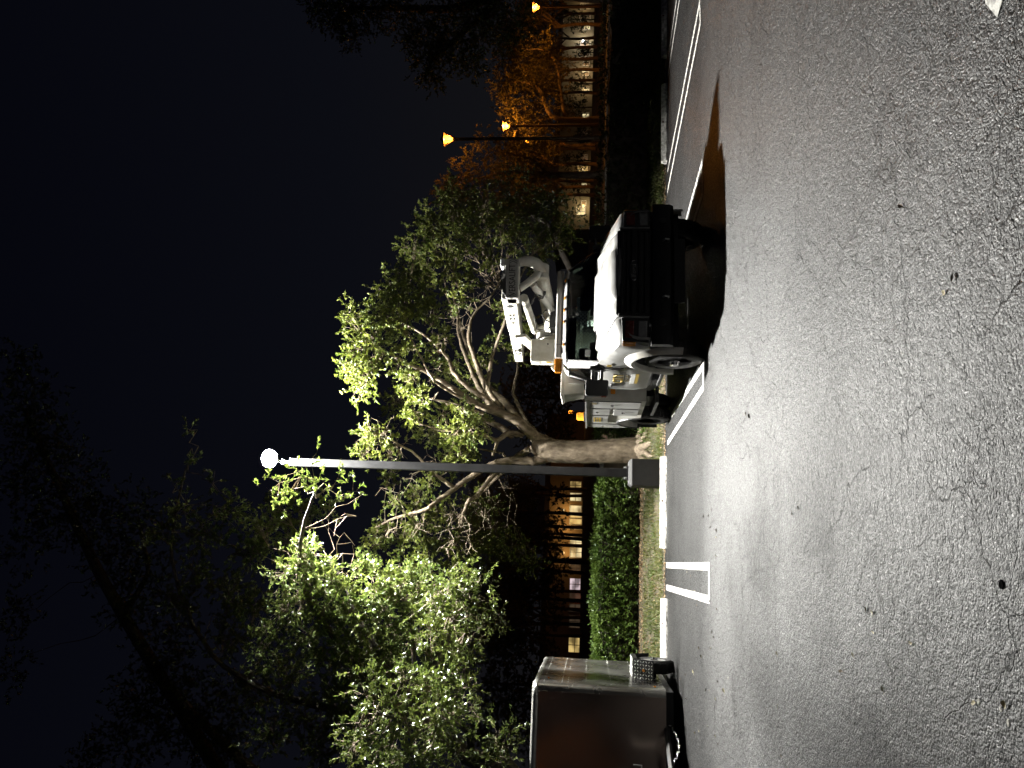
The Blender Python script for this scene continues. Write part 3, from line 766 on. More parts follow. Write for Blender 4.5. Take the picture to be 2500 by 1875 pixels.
# front lip of the hood
r0_ = rr[0]; hood.rings([[(p[0], p[1] - .012, p[2] - .035) for p in r0_], [(p[0], p[1], p[2]) for p in r0_]], cap=False, closed=False)
ho = hood.build('hood', 'white_paint', TR, smooth=True)
for s_ in (-1, 1):       # fenders
    fm = MB(); rr = []
    for y in ys:
        w = hw(y) + .012; z = zh(y); t = (y + .86) / 1.3
        nose = max(0.0, (-.62 - y) / .24)
        xo = 1.0 - .10 * nose ** 1.6
        b_ = max(arch(y), .80 if y < -.6 else .0)
        pr = [(w, z - .035), (w + .05, z - .03), (min(xo - .07, w + .19), z - .045 - .04 * nose), (xo - .035, z - .11 - .05 * nose), (xo - .012, z - .19 - .04 * nose), (xo, z - .29), (xo, max(b_, z - .45 if b_ < z - .45 else b_)), (xo - .004, b_), (xo - .05, b_)]
        rr.append([(s_ * a, y, b) for a, b in pr])
    fm.rings(rr, cap=False, closed=False)
    fo = fm.build('fender', 'white_paint', TR, smooth=True)
    # wheel-arch flare
    fl = MB(); rr = []
    for k in range(25):
        a = math.pi * (-.04 + 1.08 * k / 24); c, s2 = math.cos(a), math.sin(a)
        rr.append([(s_ * .97, c * .56, WR + .02 + s2 * .55), (s_ * 1.045, c * .555, WR + .02 + s2 * .545), (s_ * 1.06, c * .60, WR + .02 + s2 * .59), (s_ * 1.02, c * .675, WR + .03 + s2 * .67), (s_ * .985, c * .69, WR + .03 + s2 * .685)])
    fl.rings(rr, cap=False, closed=False).build('flare', 'body_paint', fo, smooth=True)
    li = MB(); li.rings([[(s_ * xx, .575 * math.cos(a), WR + .575 * math.sin(a)) for xx in (.99, .55)] for a in [math.pi * k / 16 for k in range(17)]], cap=False, closed=False)
    li.build('wheel_well', 'black_plastic', fo)
    MB().box(s_ * 1.002 - .004, s_ * 1.002 + .004, .47, .58, 1.06, 1.13).build('vent_badge', 'chrome', fo)
    MB().box(s_ * 1.003 - .003, s_ * 1.003 + .003, .30, .40, 1.28, 1.35).build('fender_decal', 'gold', fo)
# hood sides close the engine bay
MB().box(-.62, .62, -.80, .45, .62, 1.18).build('engine_bay', 'black_plastic', TR)
# --- grille
GY = -.90
g = MB(); g.rings([[(-.62, GY, .80), (.62, GY, .80), (.62, GY, 1.235), (-.62, GY, 1.235)], [(-.62, GY + .1, .80), (.62, GY + .1, .80), (.62, GY + .1, 1.235), (-.62, GY + .1, 1.235)]], cap=True)
go = g.build('grille', 'black_plastic', TR, bevel=.01)
for z in (.875, .955, 1.115, 1.195): MB().box(-.585, .585, GY - .035, GY - .002, z - .018, z + .018).build('grille_bar', 'black_steel', go, bevel=.006)
MB().box(-.6, .6, GY - .05, GY - .002, 1.00, 1.07).build('grille_bar', 'black_steel', go, bevel=.012)
for s_ in (-1, 1): MB().box(s_ * .60 - .02, s_ * .60 + .02, GY - .04, GY - .003, .82, 1.23).build('grille_post', 'black_steel', go, bevel=.008)
em = MB().lathe([(.001, -.07), (.075, -.068), (.085, -.055), (.085, -.04)], (0, 0, 0), 'y', 28).build('emblem', 'decal_black', go); em.scale = (1.75, 1, .75); em.location = (0, GY, 1.035)
rg_ = MB(); rg_.tube([(.14 * math.cos(2 * math.pi * k / 28), 0, .058 * math.sin(2 * math.pi * k / 28)) for k in range(29)], .005, 6); o = rg_.build('emblem_ring', 'chrome', go); o.location = (0, GY - .07, 1.035)
text_obj('emblem_lettering', 'Ford', .085, 'chrome', go, (0, GY - .072, 1.035), (R_(90), 0, 0), .002, 1.1)
MB().box(-.60, .60, GY - .005, GY + .05, 1.2, 1.262).build('hood_lip', 'black_plastic', go, bevel=.006)
for k_, ch_ in enumerate('SUPER DUTY'):
    if ch_ != ' ': text_obj('hood_letter', ch_, .062, 'black_steel', go, (-.47 + k_ * .1045, GY - .008, 1.231), (R_(90), 0, 0), .004, 1.5)
for s_ in (-1, 1):      # stacked headlights
    hl = MB(); hl.rings([[(s_ * .645, GY + .0, .82), (s_ * .96, GY + .09, .82), (s_ * .93, GY + .075, 1.17), (s_ * .645, GY + .0, 1.19)], [(s_ * .645, GY + .12, .82), (s_ * .985, GY + .2, .82), (s_ * .955, GY + .2, 1.17), (s_ * .645, GY + .12, 1.19)]])
    ho2 = hl.build('headlight', 'black_plastic', TR, bevel=.008)
    def lens_(z0, z1, x0, x1, mat, nm):
        q = lambda x: GY + .09 * (x - .645) / .315 - .012
        MB().hexa([(s_ * x0, q(x0), z0), (s_ * x1, q(x1), z0), (s_ * x1, q(x1), z1), (s_ * x0, q(x0), z1)], [(s_ * x0, q(x0) + .03, z0), (s_ * x1, q(x1) + .03, z0), (s_ * x1, q(x1) + .03, z1), (s_ * x0, q(x0) + .03, z1)]).build(nm, mat, ho2, bevel=.012)
    lens_(.845, .965, .68, .93, 'lamp_glass', 'lens'); lens_(1.02, 1.145, .68, .90, 'red_lens', 'upper_lens')
    MB().hexa([(s_ * .955, GY + .1, .99), (s_ * .985, GY + .19, .99), (s_ * .985, GY + .19, 1.16), (s_ * .955, GY + .1, 1.16)], [(s_ * .93, GY + .12, .99), (s_ * .96, GY + .2, .99), (s_ * .96, GY + .2, 1.16), (s_ * .93, GY + .12, 1.16)]).build('turn_signal', 'amber_lens', ho2)
    MB().box(s_ * .632 - .012, s_ * .632 + .012, GY - .02, GY + .12, .82, 1.235).build('headlight_trim', 'white_paint', ho2)
# --- bumper
b = MB(); rr = []
for x in (-1.0, -.98, -.88, -.6, -.3, 0, .3, .6, .88, .98, 1.0):
    y = -1.0 + .13 * abs(x) ** 3
    rr.append([(x, y + .05, .50), (x, y - .01, .55), (x, y - .02, .74), (x, y + .01, .79), (x, y + .12, .79), (x, y + .12, .5)])
bo = b.rings(rr).build('front_bumper', 'black_steel', TR, smooth=True)
MB().box(-.45, .45, -.985, -.93, .36, .50).build('air_dam', 'black_plastic', bo)
for s_ in (-1, 1):
    MB().tube([(s_ * .40, -1.02, .585), (s_ * .40, -1.09, .585), (s_ * .40, -1.10, .63), (s_ * .40, -1.05, .66)], .014, 8).build('tow_hook', 'rim_steel', bo)
    MB().lathe([(.05, 0), (.05, -.02), (.02, -.025)], (s_ * .72, -.965, .655), 'y', 16).build('fog_lamp', 'black_plastic', bo)
    MB().box(s_ * .885 - .10, s_ * .885 + .10, .52, .535, .30, .66).build('mud_flap', 'black_plastic', TR)
# --- cab
cabY0, cabY1 = .46, 2.03
cb = MB()
rr = []
for y in (.46, .5, 1.0, 1.9, 1.98, 2.03):
    i = .03 if y > 2.0 else 0
    rr.append([(-.90 + i, y, .60), (-.975 + i, y, .66), (-1.0 + i, y, .85), (-1.0 + i, y, 1.22), (-.985 + i, y, 1.38), (-.945 + i, y, 1.455), (.945 - i, y, 1.455), (.985 - i, y, 1.38), (1.0 - i, y, 1.22), (1.0 - i, y, .85), (.975 - i, y, .66), (.90 - i, y, .60)])
# open-top tub so the interior shows through the glass
for k in range(len(rr)): rr[k] = rr[k][6:] + rr[k][:6]
t_ = MB(); t_.rings(rr, cap=False, closed=False)
t_.add(rr[-1], [tuple(range(12))]); t_.add(rr[0], [tuple(range(12))])
t_.build('cab_body', 'white_paint', TR, smooth=True)
MB().box(-.9, .9, .5, 2.0, .70, .74).build('cab_floor', 'black_plastic', TR)
MB().box(-.93, .93, .40, .52, 1.44, 1.485).build('cowl', 'black_plastic', TR, bevel=.01)
WB = [(-.90, .50, 1.485), (.90, .50, 1.485), (.735, 1.10, 1.985), (-.735, 1.10, 1.985)]     # windshield corners
ws = MB(); rr = []
for i in range(9):
    t = i / 8; rr.append([(x * (.90 + (.735 - .90) * t), .50 + .60 * t - .085 * (1 - x * x), 1.485 + .50 * t) for x in [-1 + .2 * k for k in range(11)]])
ws.rings(rr, cap=False, closed=False); wso = ws.build('windshield', 'glass', TR, smooth=True)
sl = MB()
sl.tube([rr[0][k] for k in range(11)], .016, 6); sl.tube([rr[-1][k] for k in range(11)], .016, 6); sl.tube([r[0] for r in rr], .016, 6); sl.tube([r[-1] for r in rr], .016, 6)
sl.build('windshield_seal', 'black_plastic', wso)
for x0, x1 in ((-.70, -.08), (.05, .66)):
    p0 = Vector((x0, .42, 1.492)); p1 = Vector((x1, .46, 1.515)); wm = MB(); wm.tube([p0, (p0 + p1) / 2 + Vector((0, -.01, .035)), p1 + Vector((0, -.02, .02))], .009, 6)
    wm.build('wiper', 'black_plastic', wso)
MB().box(-.80, -.70, .585, .595, 1.60, 1.68).build('inspection_sticker', 'decal_white', wso)
MB().box(-.12, -.07, 1.0, 1.005, 1.87, 1.91).build('inspection_sticker', 'decal_white', wso)
for s_ in (-1, 1):       # A pillar, B pillar
    ap = MB(); ap.hexa([(s_ * .90, .49, 1.455), (s_ * .965, .52, 1.455), (s_ * .965, .60, 1.455), (s_ * .90, .57, 1.455)], [(s_ * .735, 1.09, 1.99), (s_ * .80, 1.11, 1.97), (s_ * .80, 1.21, 1.97), (s_ * .735, 1.19, 1.99)])
    ap.build('pillar', 'white_paint', TR, bevel=.012)
    bp2 = MB(); bp2.hexa([(s_ * .90, 1.76, 1.455), (s_ * .965, 1.76, 1.455), (s_ * .965, 2.03, 1.455), (s_ * .90, 2.03, 1.455)], [(s_ * .72, 1.70, 1.99), (s_ * .80, 1.70, 1.96), (s_ * .80, 1.98, 1.96), (s_ * .72, 1.98, 1.99)])
    bp2.build('pillar', 'white_paint', TR, bevel=.012)
rf = MB(); rr = []
for y, dz, wd_ in ((1.06, -.015, .76), (1.10, .02, .80), (1.25, .045, .815), (1.6, .05, .82), (1.9, .04, .81), (1.98, .015, .80), (2.0, -.03, .78)):
    rr.append([(-wd_, y, 1.955), (-wd_ + .01, y, 1.985), (-wd_ + .07, y, 2.0 + dz * .7), (-.4, y, 2.005 + dz), (0, y, 2.01 + dz), (.4, y, 2.005 + dz), (wd_ - .07, y, 2.0 + dz * .7), (wd_ - .01, y, 1.985), (wd_, y, 1.955)])
rf.rings(rr).build('roof', 'white_paint', TR, smooth=True)
for x in (-.62, -.32, 0, .32, .62)[:] if False else (-.50, -.10, .10, .30, .58):
    MB().lathe([(.03, 0), (.028, .018), (.012, .03)], (0, 0, 0), 'z', 10).build('roof_marker_light', 'amber_lens', TR, smooth=True)
    bpy.data.objects[-1] if False else None
mk = [o for o in TR.children if o.name.startswith('roof_marker_light')]
for o, x in zip(mk, (-.48, -.10, .10, .30, .60)): o.location = (x, 1.13, 2.02); o.scale = (1.1, 1.9, 1.0)
# rear cab wall with window and diamond guard
rw = MB().box(-.92, -.62, 1.985, 2.02, 1.44, 1.97).box(.62, .92, 1.985, 2.02, 1.44, 1.97).box(-.62, .62, 1.985, 2.02, 1.44, 1.52).box(-.62, .62, 1.985, 2.02, 1.86, 1.97).build('cab_rear_wall', 'body_paint', TR)
MB().box(-.62, .62, 2.0, 2.006, 1.52, 1.86).build('rear_window', 'glass', TR)
gd = MB(); 
for k in range(-10, 30):
    for s_ in (-1, 1):
        a0 = -.62 + k * .065
        x0, x1 = a0, a0 + s_ * .34
        if min(x0, x1) > -.63 and max(x0, x1) < .63: gd.tube([(x0, 2.05, 1.52), (x1, 2.05, 1.86)], .0045, 4)
gd.box(-.64, .64, 2.04, 2.06, 1.50, 1.52); gd.box(-.64, .64, 2.04, 2.06, 1.86, 1.88)
gd.build('window_guard', 'boom_grey', TR)
# interior
MB().hexa([(-.88, .56, 1.15), (.88, .56, 1.15), (.88, 1.0, 1.12), (-.88, 1.0, 1.12)], [(-.88, .53, 1.47), (.88, .53, 1.47), (.88, .92, 1.42), (-.88, .92, 1.42)]).build('dashboard', 'black_plastic', TR, bevel=.03)
for s_ in (-1, 1):
    st = MB(); st.box(s_ * .46 - .27, s_ * .46 + .27, 1.2, 1.72, .95, 1.12)
    st.hexa([(s_ * .46 - .26, 1.66, 1.08), (s_ * .46 + .26, 1.66, 1.08), (s_ * .46 + .26, 1.80, 1.08), (s_ * .46 - .26, 1.80, 1.08)], [(s_ * .46 - .22, 1.80, 1.62), (s_ * .46 + .22, 1.80, 1.62), (s_ * .46 + .22, 1.90, 1.62), (s_ * .46 - .22, 1.90, 1.62)])
    st.box(s_ * .46 - .13, s_ * .46 + .13, 1.82, 1.90, 1.63, 1.80)
    st.build('seat', 'seat_cloth', TR, bevel=.035, seg=3)
sw = MB(); sw.tube([(.45 + .19 * math.cos(2 * math.pi * k / 24), 1.08 + .08 * math.sin(2 * math.pi * k / 24), 1.36 + .17 * math.sin(2 * math.pi * k / 24)) for k in range(25)], .014, 6)
sw.tube([(.27, 1.08, 1.36), (.63, 1.08, 1.36)], .015, 6); sw.tube([(.45, 1.08, 1.36), (.45, .90, 1.30)], .03, 6)
sw.build('steering_wheel', 'black_plastic', TR)
MB().box(-.11, .11, 1.0, 1.03, 1.84, 1.90).build('rear_view_mirror', 'black_plastic', TR, bevel=.01)
MB().box(-.74, .74, 1.15, 1.95, 1.955, 1.965).build('headliner', 'headliner', TR)
# doors
for s_ in (-1, 1):
    d = MB(); rr = []
    for y in (.52, .54, 1.0, 1.70, 1.735, 1.75):
        i = .006 if y in (.52, 1.75) else 0
        rr.append([(s_ * (xx - i + .004), y, z) for xx, z in ((.93, .635), (.985, .67), (1.008, .86), (1.010, 1.0), (1.002, 1.07), (1.012, 1.12), (1.010, 1.23), (.998, 1.37), (.962, 1.445), (.93, 1.45))])
    d.rings(rr, cap=False, closed=False)
    do = d.build('door', 'white_paint', TR, smooth=True)
    fr = MB()
    lo_f, lo_r, up_r, up_f = Vector((s_ * .962, .60, 1.45)), Vector((s_ * .962, 1.74, 1.45)), Vector((s_ * .81, 1.68, 1.945)), Vector((s_ * .815, 1.20, 1.945))
    fr.tube([lo_f, up_f, up_r, lo_r, lo_f], .026, 6)
    fr.build('window_frame', 'white_paint', do, smooth=True)
    MB().add([lo_f, lo_r, up_r, up_f], [(0, 1, 2, 3)]).build('door_glass', 'glass', do)
    MB().box(s_ * 1.022 - .012, s_ * 1.022 + .012, 1.50, 1.70, 1.23, 1.265).build('door_handle', 'black_plastic', do, bevel=.006)
    for k, z in enumerate((1.26,)): pass
    rz = R_(-90) if s_ < 0 else R_(90)
    text_obj('door_lettering', 'CITY', .235, 'gold', do, (s_ * 1.018, 1.12, 1.15), (R_(90), 0, rz), .003, 1.15)
    for z, ln in ((1.035, .52), (1.0, .44)):
        for k in range(int(ln / .055)):
            if k % 5 == 4: continue
            y0 = 1.12 - ln / 2 + k * .055
            MB().box(s_ * 1.0155 - .002, s_ * 1.0155 + .002, y0, y0 + .04, z - .012, z + .012).build('small_lettering', 'gold_dark', do)
    MB().box(s_ * 1.016 - .003, s_ * 1.016 + .003, .80, 1.45, .90, .965).build('door_stripe', 'decal_white', do)
    MB().box(s_ * 1.015 - .003, s_ * 1.015 + .003, .80, 1.45, .845, .897).build('door_stripe', 'gold', do)
    # tow mirror
    mi = MB(); mi.rings([[(s_ * (1.26 + a), .70 + e_, 1.49 + b) for a, b in ((-.125, -.16), (-.10, -.175), (.11, -.17), (.125, -.15), (.125, .15), (.10, .175), (-.11, .17), (-.125, .15))] for e_ in (0.0, .03, .10)])
    mo = mi.build('mirror', 'black_plastic', TR, bevel=.012)
    br = MB(); br.tube([(s_ * .96, .66, 1.56), (s_ * 1.16, .72, 1.56)], .024, 8); br.tube([(s_ * .98, .66, 1.42), (s_ * 1.16, .72, 1.42)], .024, 8); br.box(s_ * .975 - .03, s_ * .975 + .03, .60, .74, 1.38, 1.60)
    br.build('mirror_bracket', 'black_plastic', mo)
    MB().box(s_ * 1.392 - .004, s_ * 1.392 + .004, .70, .77, 1.35, 1.42).build('mirror_signal', 'red_lens', mo)
    MB().box(s_ * .88 - .13, s_ * .88 + .13, .75, 1.65, .48, .52).build('running_board', 'black_steel', TR)
# light bar over the cab
lb = MB(); lb.rings([[(x, 1.45 + .062 * math.cos(a), 2.125 + .058 * math.sin(a)) for a in [2 * math.pi * k / 14 for k in range(14)]] for x in (-.62, .88)])
lbo = lb.build('light_bar', 'boom_grey', TR, smooth=True)
MB().box(-.86, -.635, 1.375, 1.525, 2.06, 2.18).build('strobe', 'amber_lens', lbo, bevel=.02)
for x in (-.5, .6): MB().box(x - .03, x + .03, 1.42, 1.48, 2.02, 2.075).build('bar_foot', 'boom_grey', lbo)
MB().tube([(-.40, 1.385, 2.16), (-.40, 1.40, 2.06)], .004, 5).build('strap', 'decal_black', lbo)
# --- service body
BY0, BY1, BW = 2.52, 5.34, 1.09
sb = MB()
def side_poly():
    p = [(BY0, .62), (4.74 - .50, .62)]
    for k in range(13):
        a = math.pi * (1 - k / 12); p.append((4.74 + .50 * math.cos(a), WR + .20 + .42 * math.sin(a)))
    return p + [(4.74 + .5, .62), (BY1, .62), (BY1, 1.66), (BY0, 1.66)]
svo = None
for s_ in (-1, 1):
    b_ = MB().prism(side_poly(), 'x', s_ * (BW - .42), s_ * BW).build('side_cabinet', 'body_paint', TR, bevel=.006)
    MB().box(s_ * (BW - .20) - .235, s_ * (BW - .20) + .235, BY0 - .01, BY1 + .01, 1.66, 1.685).build('cabinet_top', 'white_paint', b_)
    def cdoor(y0, y1, z0, z1, latch=True):
        c_ = MB().box(s_ * (BW + .010) - .011, s_ * (BW + .010) + .011, y0, y1, z0, z1).build('compartment_door', 'white_paint', b_, bevel=.008)
        return c_
    for y0, y1, z0, z1 in ((2.58, 3.16, .70, 1.60), (3.24, 3.86, 1.22, 1.60), (3.24, 3.86, .70, 1.16), (3.95, 4.80, 1.24, 1.60), (4.90, 5.28, .98, 1.60)):
        cdoor(y0, y1, z0, z1)
        MB().lathe([(.035, 0), (.03, s_ * .012), (.015, s_ * .02)], (s_ * (BW + .02), (y0 + y1) / 2, (z0 + z1) / 2 + .05), 'x', 12).build('latch', 'chrome', b_)
    for k in range(3):
        for j in range(6):
            MB().box(s_ * (BW + .023) - .002, s_ * (BW + .023) + .002, 4.12 + j * .08, 4.18 + j * .08, 1.49 - k * .055, 1.525 - k * .055).build('safety_decal', 'gold', b_)
    MB().box(s_ * (BW + .023) - .002, s_ * (BW + .023) + .002, 2.64, 2.80, 1.48, 1.56).build('safety_decal', 'gold_dark', b_)
    MB().box(s_ * (BW + .023) - .002, s_ * (BW + .023) + .002, 5.0, 5.18, 1.12, 1.3).build('vent_grille', 'boom_grey', b_)
    MB().box(s_ * .93 - .045, s_ * .93 + .045, BY0 - .022, BY0 - .002, 1.16, 1.24).build('marker_light', 'amber_lens', b_)
    rr = MB(); rr.rings([[(s_ * xx, 4.74 + q * math.cos(a), WR + .2 + q * .84 * math.sin(a)) for xx, q in ((BW + .022, .50), (BW + .022, .54), (BW, .545))] for a in [math.pi * k / 16 for k in range(17)]], cap=False, closed=False)
    rr.build('arch_trim', 'black_plastic', b_)
    bc = MB().lathe([(.10, 0), (.10, .03), (.085, .05), (.085, .15), (.07, .18), (.01, .185)], (s_ * .92, 5.12, 1.69), 'z', 18).build('beacon', 'amber_lens', TR, smooth=True)
    MB().lathe([(.108, 0), (.108, .035), (.09, .04)], (s_ * .92, 5.12, 1.687), 'z', 18).build('beacon_base', 'black_plastic', bc)
MB().box(-.66, .66, BY0 + .02, BY1 - .02, .76, .80).build('cargo_floor', 'black_steel', TR)
MB().box(-.668, .668, BY0, BY0 + .04, .80, 1.55).build('cargo_bulkhead', 'body_paint', TR)
MB().box(-.95, .95, BY1 - .02, BY1 + .12, .52, .66).build('rear_bumper', 'black_steel', TR)
for s_ in (-1, 1):
    MB().box(s_ * .95 - .14, s_ * .95 + .14, 2.6, 3.9, .40, .45).build('side_step', 'black_steel', TR)
    MB().box(s_ * .93 - .16, s_ * .93 + .16, 5.22, 5.235, .22, .62).build('mud_flap', 'black_plastic', TR)
    MB().box(s_ * .82 - .08, s_ * .82 + .08, 3.0, 3.9, .45, .62).build('outrigger', 'black_steel', TR)
# --- bucket carried behind the cab
bk = MB(); bx0, bx1, by0, by1 = -1.08, -.46, 2.20, 2.84
bk.rings([[(bx0 + .06, by0 + .06, 1.70), (bx1 - .06, by0 + .06, 1.70), (bx1 - .06, by1 - .06, 1.70), (bx0 + .06, by1 - .06, 1.70)], [(bx0, by0, 2.05), (bx1, by0, 2.05), (bx1, by1, 2.05), (bx0, by1, 2.05)], [(bx0 - .03, by0 - .03, 2.06), (bx1 + .03, by0 - .03, 2.06), (bx1 + .03, by1 + .03, 2.06), (bx0 - .03, by1 + .03, 2.06)],
          [(bx0 - .03, by0 - .03, 2.10), (bx1 + .03, by0 - .03, 2.10), (bx1 + .03, by1 + .03, 2.10), (bx0 - .03, by1 + .03, 2.10)], [(bx0 + .02, by0 + .02, 2.10), (bx1 - .02, by0 + .02, 2.10), (bx1 - .02, by1 - .02, 2.10), (bx0 + .02, by1 - .02, 2.10)], [(bx0 + .08, by0 + .08, 1.75), (bx1 - .08, by0 + .08, 1.75), (bx1 - .08, by1 - .08, 1.75), (bx0 + .08, by1 - .08, 1.75)]])
bk.build('bucket', 'boom_paint', TR, bevel=.02)
MB().tube([(-.46, 2.5, 1.85), (-.2, 2.7, 1.85), (-.05, 3.0, 2.0)], .05, 8).build('bucket_arm', 'boom_grey', TR)
# --- turret and booms
tu = MB(); tu.lathe([(.36, .80), (.34, 1.2), (.30, 1.75), (.40, 1.80), (.40, 1.90), (.30, 1.93)], (.15, 3.25, 0), 'z', 24)
tuo = tu.build('turret', 'boom_paint', TR, smooth=True)
for s_ in (-1, 1): MB().prism([(2.75, 1.9), (3.75, 1.9), (3.65, 2.55), (3.35, 2.70), (3.0, 2.45)], 'x', .15 + s_ * .30 - .02, .15 + s_ * .30 + .02).build('turret_cheek', 'boom_paint', tuo, bevel=.012)
MB().box(-.43, -.03, 2.40, 2.72, 2.24, 2.66).build('control_box', 'boom_paint', TR, bevel=.018)
cb_ = [o for o in TR.children if o.name.startswith('control_box')][0]
MB().box(-.435, -.431, 2.46, 2.60, 2.50, 2.60).build('control_panel', 'boom_grey', cb_)
MB().box(-.436, -.431, 2.44, 2.54, 2.30, 2.38).build('safety_decal', 'gold', cb_)
MB().box(-.46, -.40, 2.41, 2.68, 2.12, 2.235).build('control_guard', 'black_plastic', cb_)
for k in range(2): MB().lathe([(.016, 0), (.016, -.008)], (-.12, 2.40, 2.36 + .12 * 0 + k * .0 + (.0 if k == 0 else .0)), 'y', 8).build('screw', 'black_steel', cb_); 
MB().box(.12, .42, 2.15, 2.55, 2.18, 2.33).build('valve_block', 'black_plastic', TR, bevel=.02)
vb = [o for o in TR.children if o.name.startswith('valve_block')][0]
hs_ = MB(); hs_.tube([(.42, 2.2, 2.25), (.44, 2.2, 2.42), (.36, 2.2, 2.47), (.26, 2.2, 2.40), (.22, 2.2, 2.30)], .012, 6); hs_.tube([(.15, 2.2, 2.3), (.05, 2.15, 2.4), (.1, 2.2, 2.55), (.3, 2.1, 2.6)], .011, 6)
hs_.build('hydraulic_hose', 'rubber', vb)
MB().box(-.05, .75, 2.1, 3.0, 2.10, 2.17).build('boom_deck', 'boom_paint', TR, bevel=.01)
# upper boom: long box beam stowed rearward, end block over the cab
ub = MB(); ub.rings([[(.26, 1.05, 2.80), (.62, 1.05, 2.80), (.62, 1.05, 3.06), (.26, 1.05, 3.06)], [(.26, 3.0, 2.90), (.60, 3.0, 2.90), (.60, 3.0, 3.14), (.26, 3.0, 3.14)]])
ubo = ub.build('upper_boom', 'boom_paint', TR, bevel=.02)
u2 = MB(); u2.rings([[(.27, 3.012, 2.905), (.59, 3.012, 2.905), (.59, 3.012, 3.13), (.27, 3.012, 3.13)], [(.27, 5.3, 3.04), (.56, 5.3, 3.04), (.56, 5.3, 3.22), (.27, 5.3, 3.22)]])
u2.build('boom_tip', 'boom_paint', ubo, bevel=.02)
for y0, z0 in ((1.9, 2.94), (1.9, 3.0), (2.1, 2.95), (2.1, 3.01), (2.35, 2.99), (3.25, 3.0), (3.25, 3.06), (3.45, 3.01), (3.45, 3.07), (3.75, 3.05)):
    MB().box(.252, .2585, y0, y0 + .10, z0, z0 + .018).build('boom_slot', 'decal_black', ubo)
MB().lathe([(.055, 0), (.055, -.006)], (.258, 1.45, 2.96), 'x', 14).build('boom_emblem', 'decal_black', ubo)
hk = MB(); hk.tube([(.25, 4.2, 3.02), (.235, 4.2, 3.06), (.235, 4.2, 3.12), (.235, 4.5, 3.13), (.235, 4.5, 3.07), (.25, 4.5, 3.03)], .012, 6); hk.build('grab_handle', 'black_plastic', ubo)
# elbow end block with lettering
eb = MB(); eb.rings([[(.26, .99, 2.775), (.93, .99, 2.80), (.93, .99, 3.02), (.26, .99, 2.985)], [(.26, 1.30, 2.775), (.93, 1.30, 2.80), (.93, 1.30, 3.02), (.26, 1.30, 2.985)]])
ebo = eb.build('elbow_block', 'boom_grey', TR, bevel=.015)
text_obj('boom_lettering', 'VERSALIFT', .15, 'decal_black', ebo, (.56, .984, 2.885), (R_(90), R_(-2.5), 0), .002, .78)
for x, s_ in ((.295, -1), (.865, 1)):
    for k in (0, .035):
        ch = MB(); ch.tube([(x + s_ * (k - .02), .985, 2.955), (x + s_ * (k + .02), .985, 2.888), (x + s_ * (k - .02), .985, 2.82)], .0045, 4); ch.build('chevron', 'decal_black', ebo)
cv = MB(); cv.rings([[(.29, y, 2.99), (.36, y, 3.045), (.55, y, 3.075), (.70, y, 3.06), (.78, y, 3.025)] for y in (1.0, 1.3)], cap=False, closed=False); cv.build('elbow_cover', 'black_plastic', ebo, smooth=True)
MB().box(.80, .94, 1.0, 1.2, 3.03, 3.10).build('boom_rest_pad', 'decal_white', ebo, bevel=.02)
# elbow arm curving down, then lower boom and lift cylinder down to the turret
ea = MB(); P, Rr = smooth_path([(.90, 1.08, 2.80), (.93, 1.10, 2.66), (.90, 1.15, 2.52), (.80, 1.25, 2.43)], [.075, .085, .095, .10], 5); ea.tube(P, Rr, 12)
ea.build('elbow_arm', 'boom_paint', TR, smooth=True)
lk = MB(); P, Rr = smooth_path([(.45, 1.10, 2.78), (.55, 1.12, 2.66), (.68, 1.16, 2.53), (.78, 1.22, 2.46)], [.06, .06, .065, .07], 5); lk.tube(P, Rr, 10); lk.build('elbow_link', 'boom_paint', TR, smooth=True)
kn = MB(); kn.lathe([(.10, -.14), (.125, -.12), (.125, .12), (.10, .14)], (.80, 1.28, 2.44), 'x', 18); kn.build('elbow_pivot', 'boom_paint', TR, smooth=True)
l1 = MB(); l1.tube([(.80, 1.30, 2.44), (.30, 3.4, 2.32)], [.11, .14], 14); l1.build('lower_boom', 'boom_paint', TR, smooth=True)
l2 = MB(); l2.tube([(.58, 1.22, 2.58), (.50, 1.9, 2.40), (.42, 2.3, 2.28)], .06, 12); l2.build('hydraulic_cylinder', 'boom_grey', TR, smooth=True)
l3 = MB(); l3.tube([(.36, 1.30, 2.72), (.36, 3.2, 2.66)], .072, 14); l3o = l3.build('leveling_cylinder', 'boom_paint', TR, smooth=True)
l3b = MB(); l3b.tube([(.36, 3.2, 2.66), (.36, 3.9, 2.64)], .035, 10); l3b.build('cylinder_rod', 'chrome', l3o, smooth=True)
for y in (1.5, 1.56, 1.62, 2.9, 2.96): MB().lathe([(.0745, -.012), (.0745, .012)], (.36, y, 2.72 - (y - 1.3) * .0316), 'y', 14).build('cylinder_band', 'decal_black', l3o)
MB().lathe([(.02, -.05), (.15, -.05), (.15, .05), (.02, .05)], (.16, 2.9, 2.45), 'x', 20).build('hose_reel', 'boom_grey', TR, smooth=True)
MB().prism([(2.3, 2.2), (3.4, 2.2), (3.3, 2.72), (2.95, 2.78), (2.7, 2.6)], 'x', .02, .05).build('boom_bracket', 'boom_paint', TR, bevel=.01)
MB().prism([(2.3, 2.75), (4.3, 2.35), (4.3, 2.45), (2.4, 2.95)], 'x', -.02, .04).build('boom_strut', 'boom_paint', TR, bevel=.01)
MB().lathe([(.02, -.03), (.11, -.03), (.11, .03), (.02, .03)], (-.44, 2.7, 2.2), 'y', 16).build('cable_drum', 'boom_paint', TR, smooth=True)
wb = MB(); P, Rr = smooth_path([(.35, 1.6, 2.62), (.45, 1.5, 2.55), (.42, 1.55, 2.45), (.55, 1.6, 2.42), (.50, 1.7, 2.5)], [.012] * 5, 4, .02, rnd); wb.tube(P, .014, 6); wb.tube([p + Vector((.04, .02, -.02)) for p in P], .012, 6); wb.build('hose_bundle', 'rubber', TR)
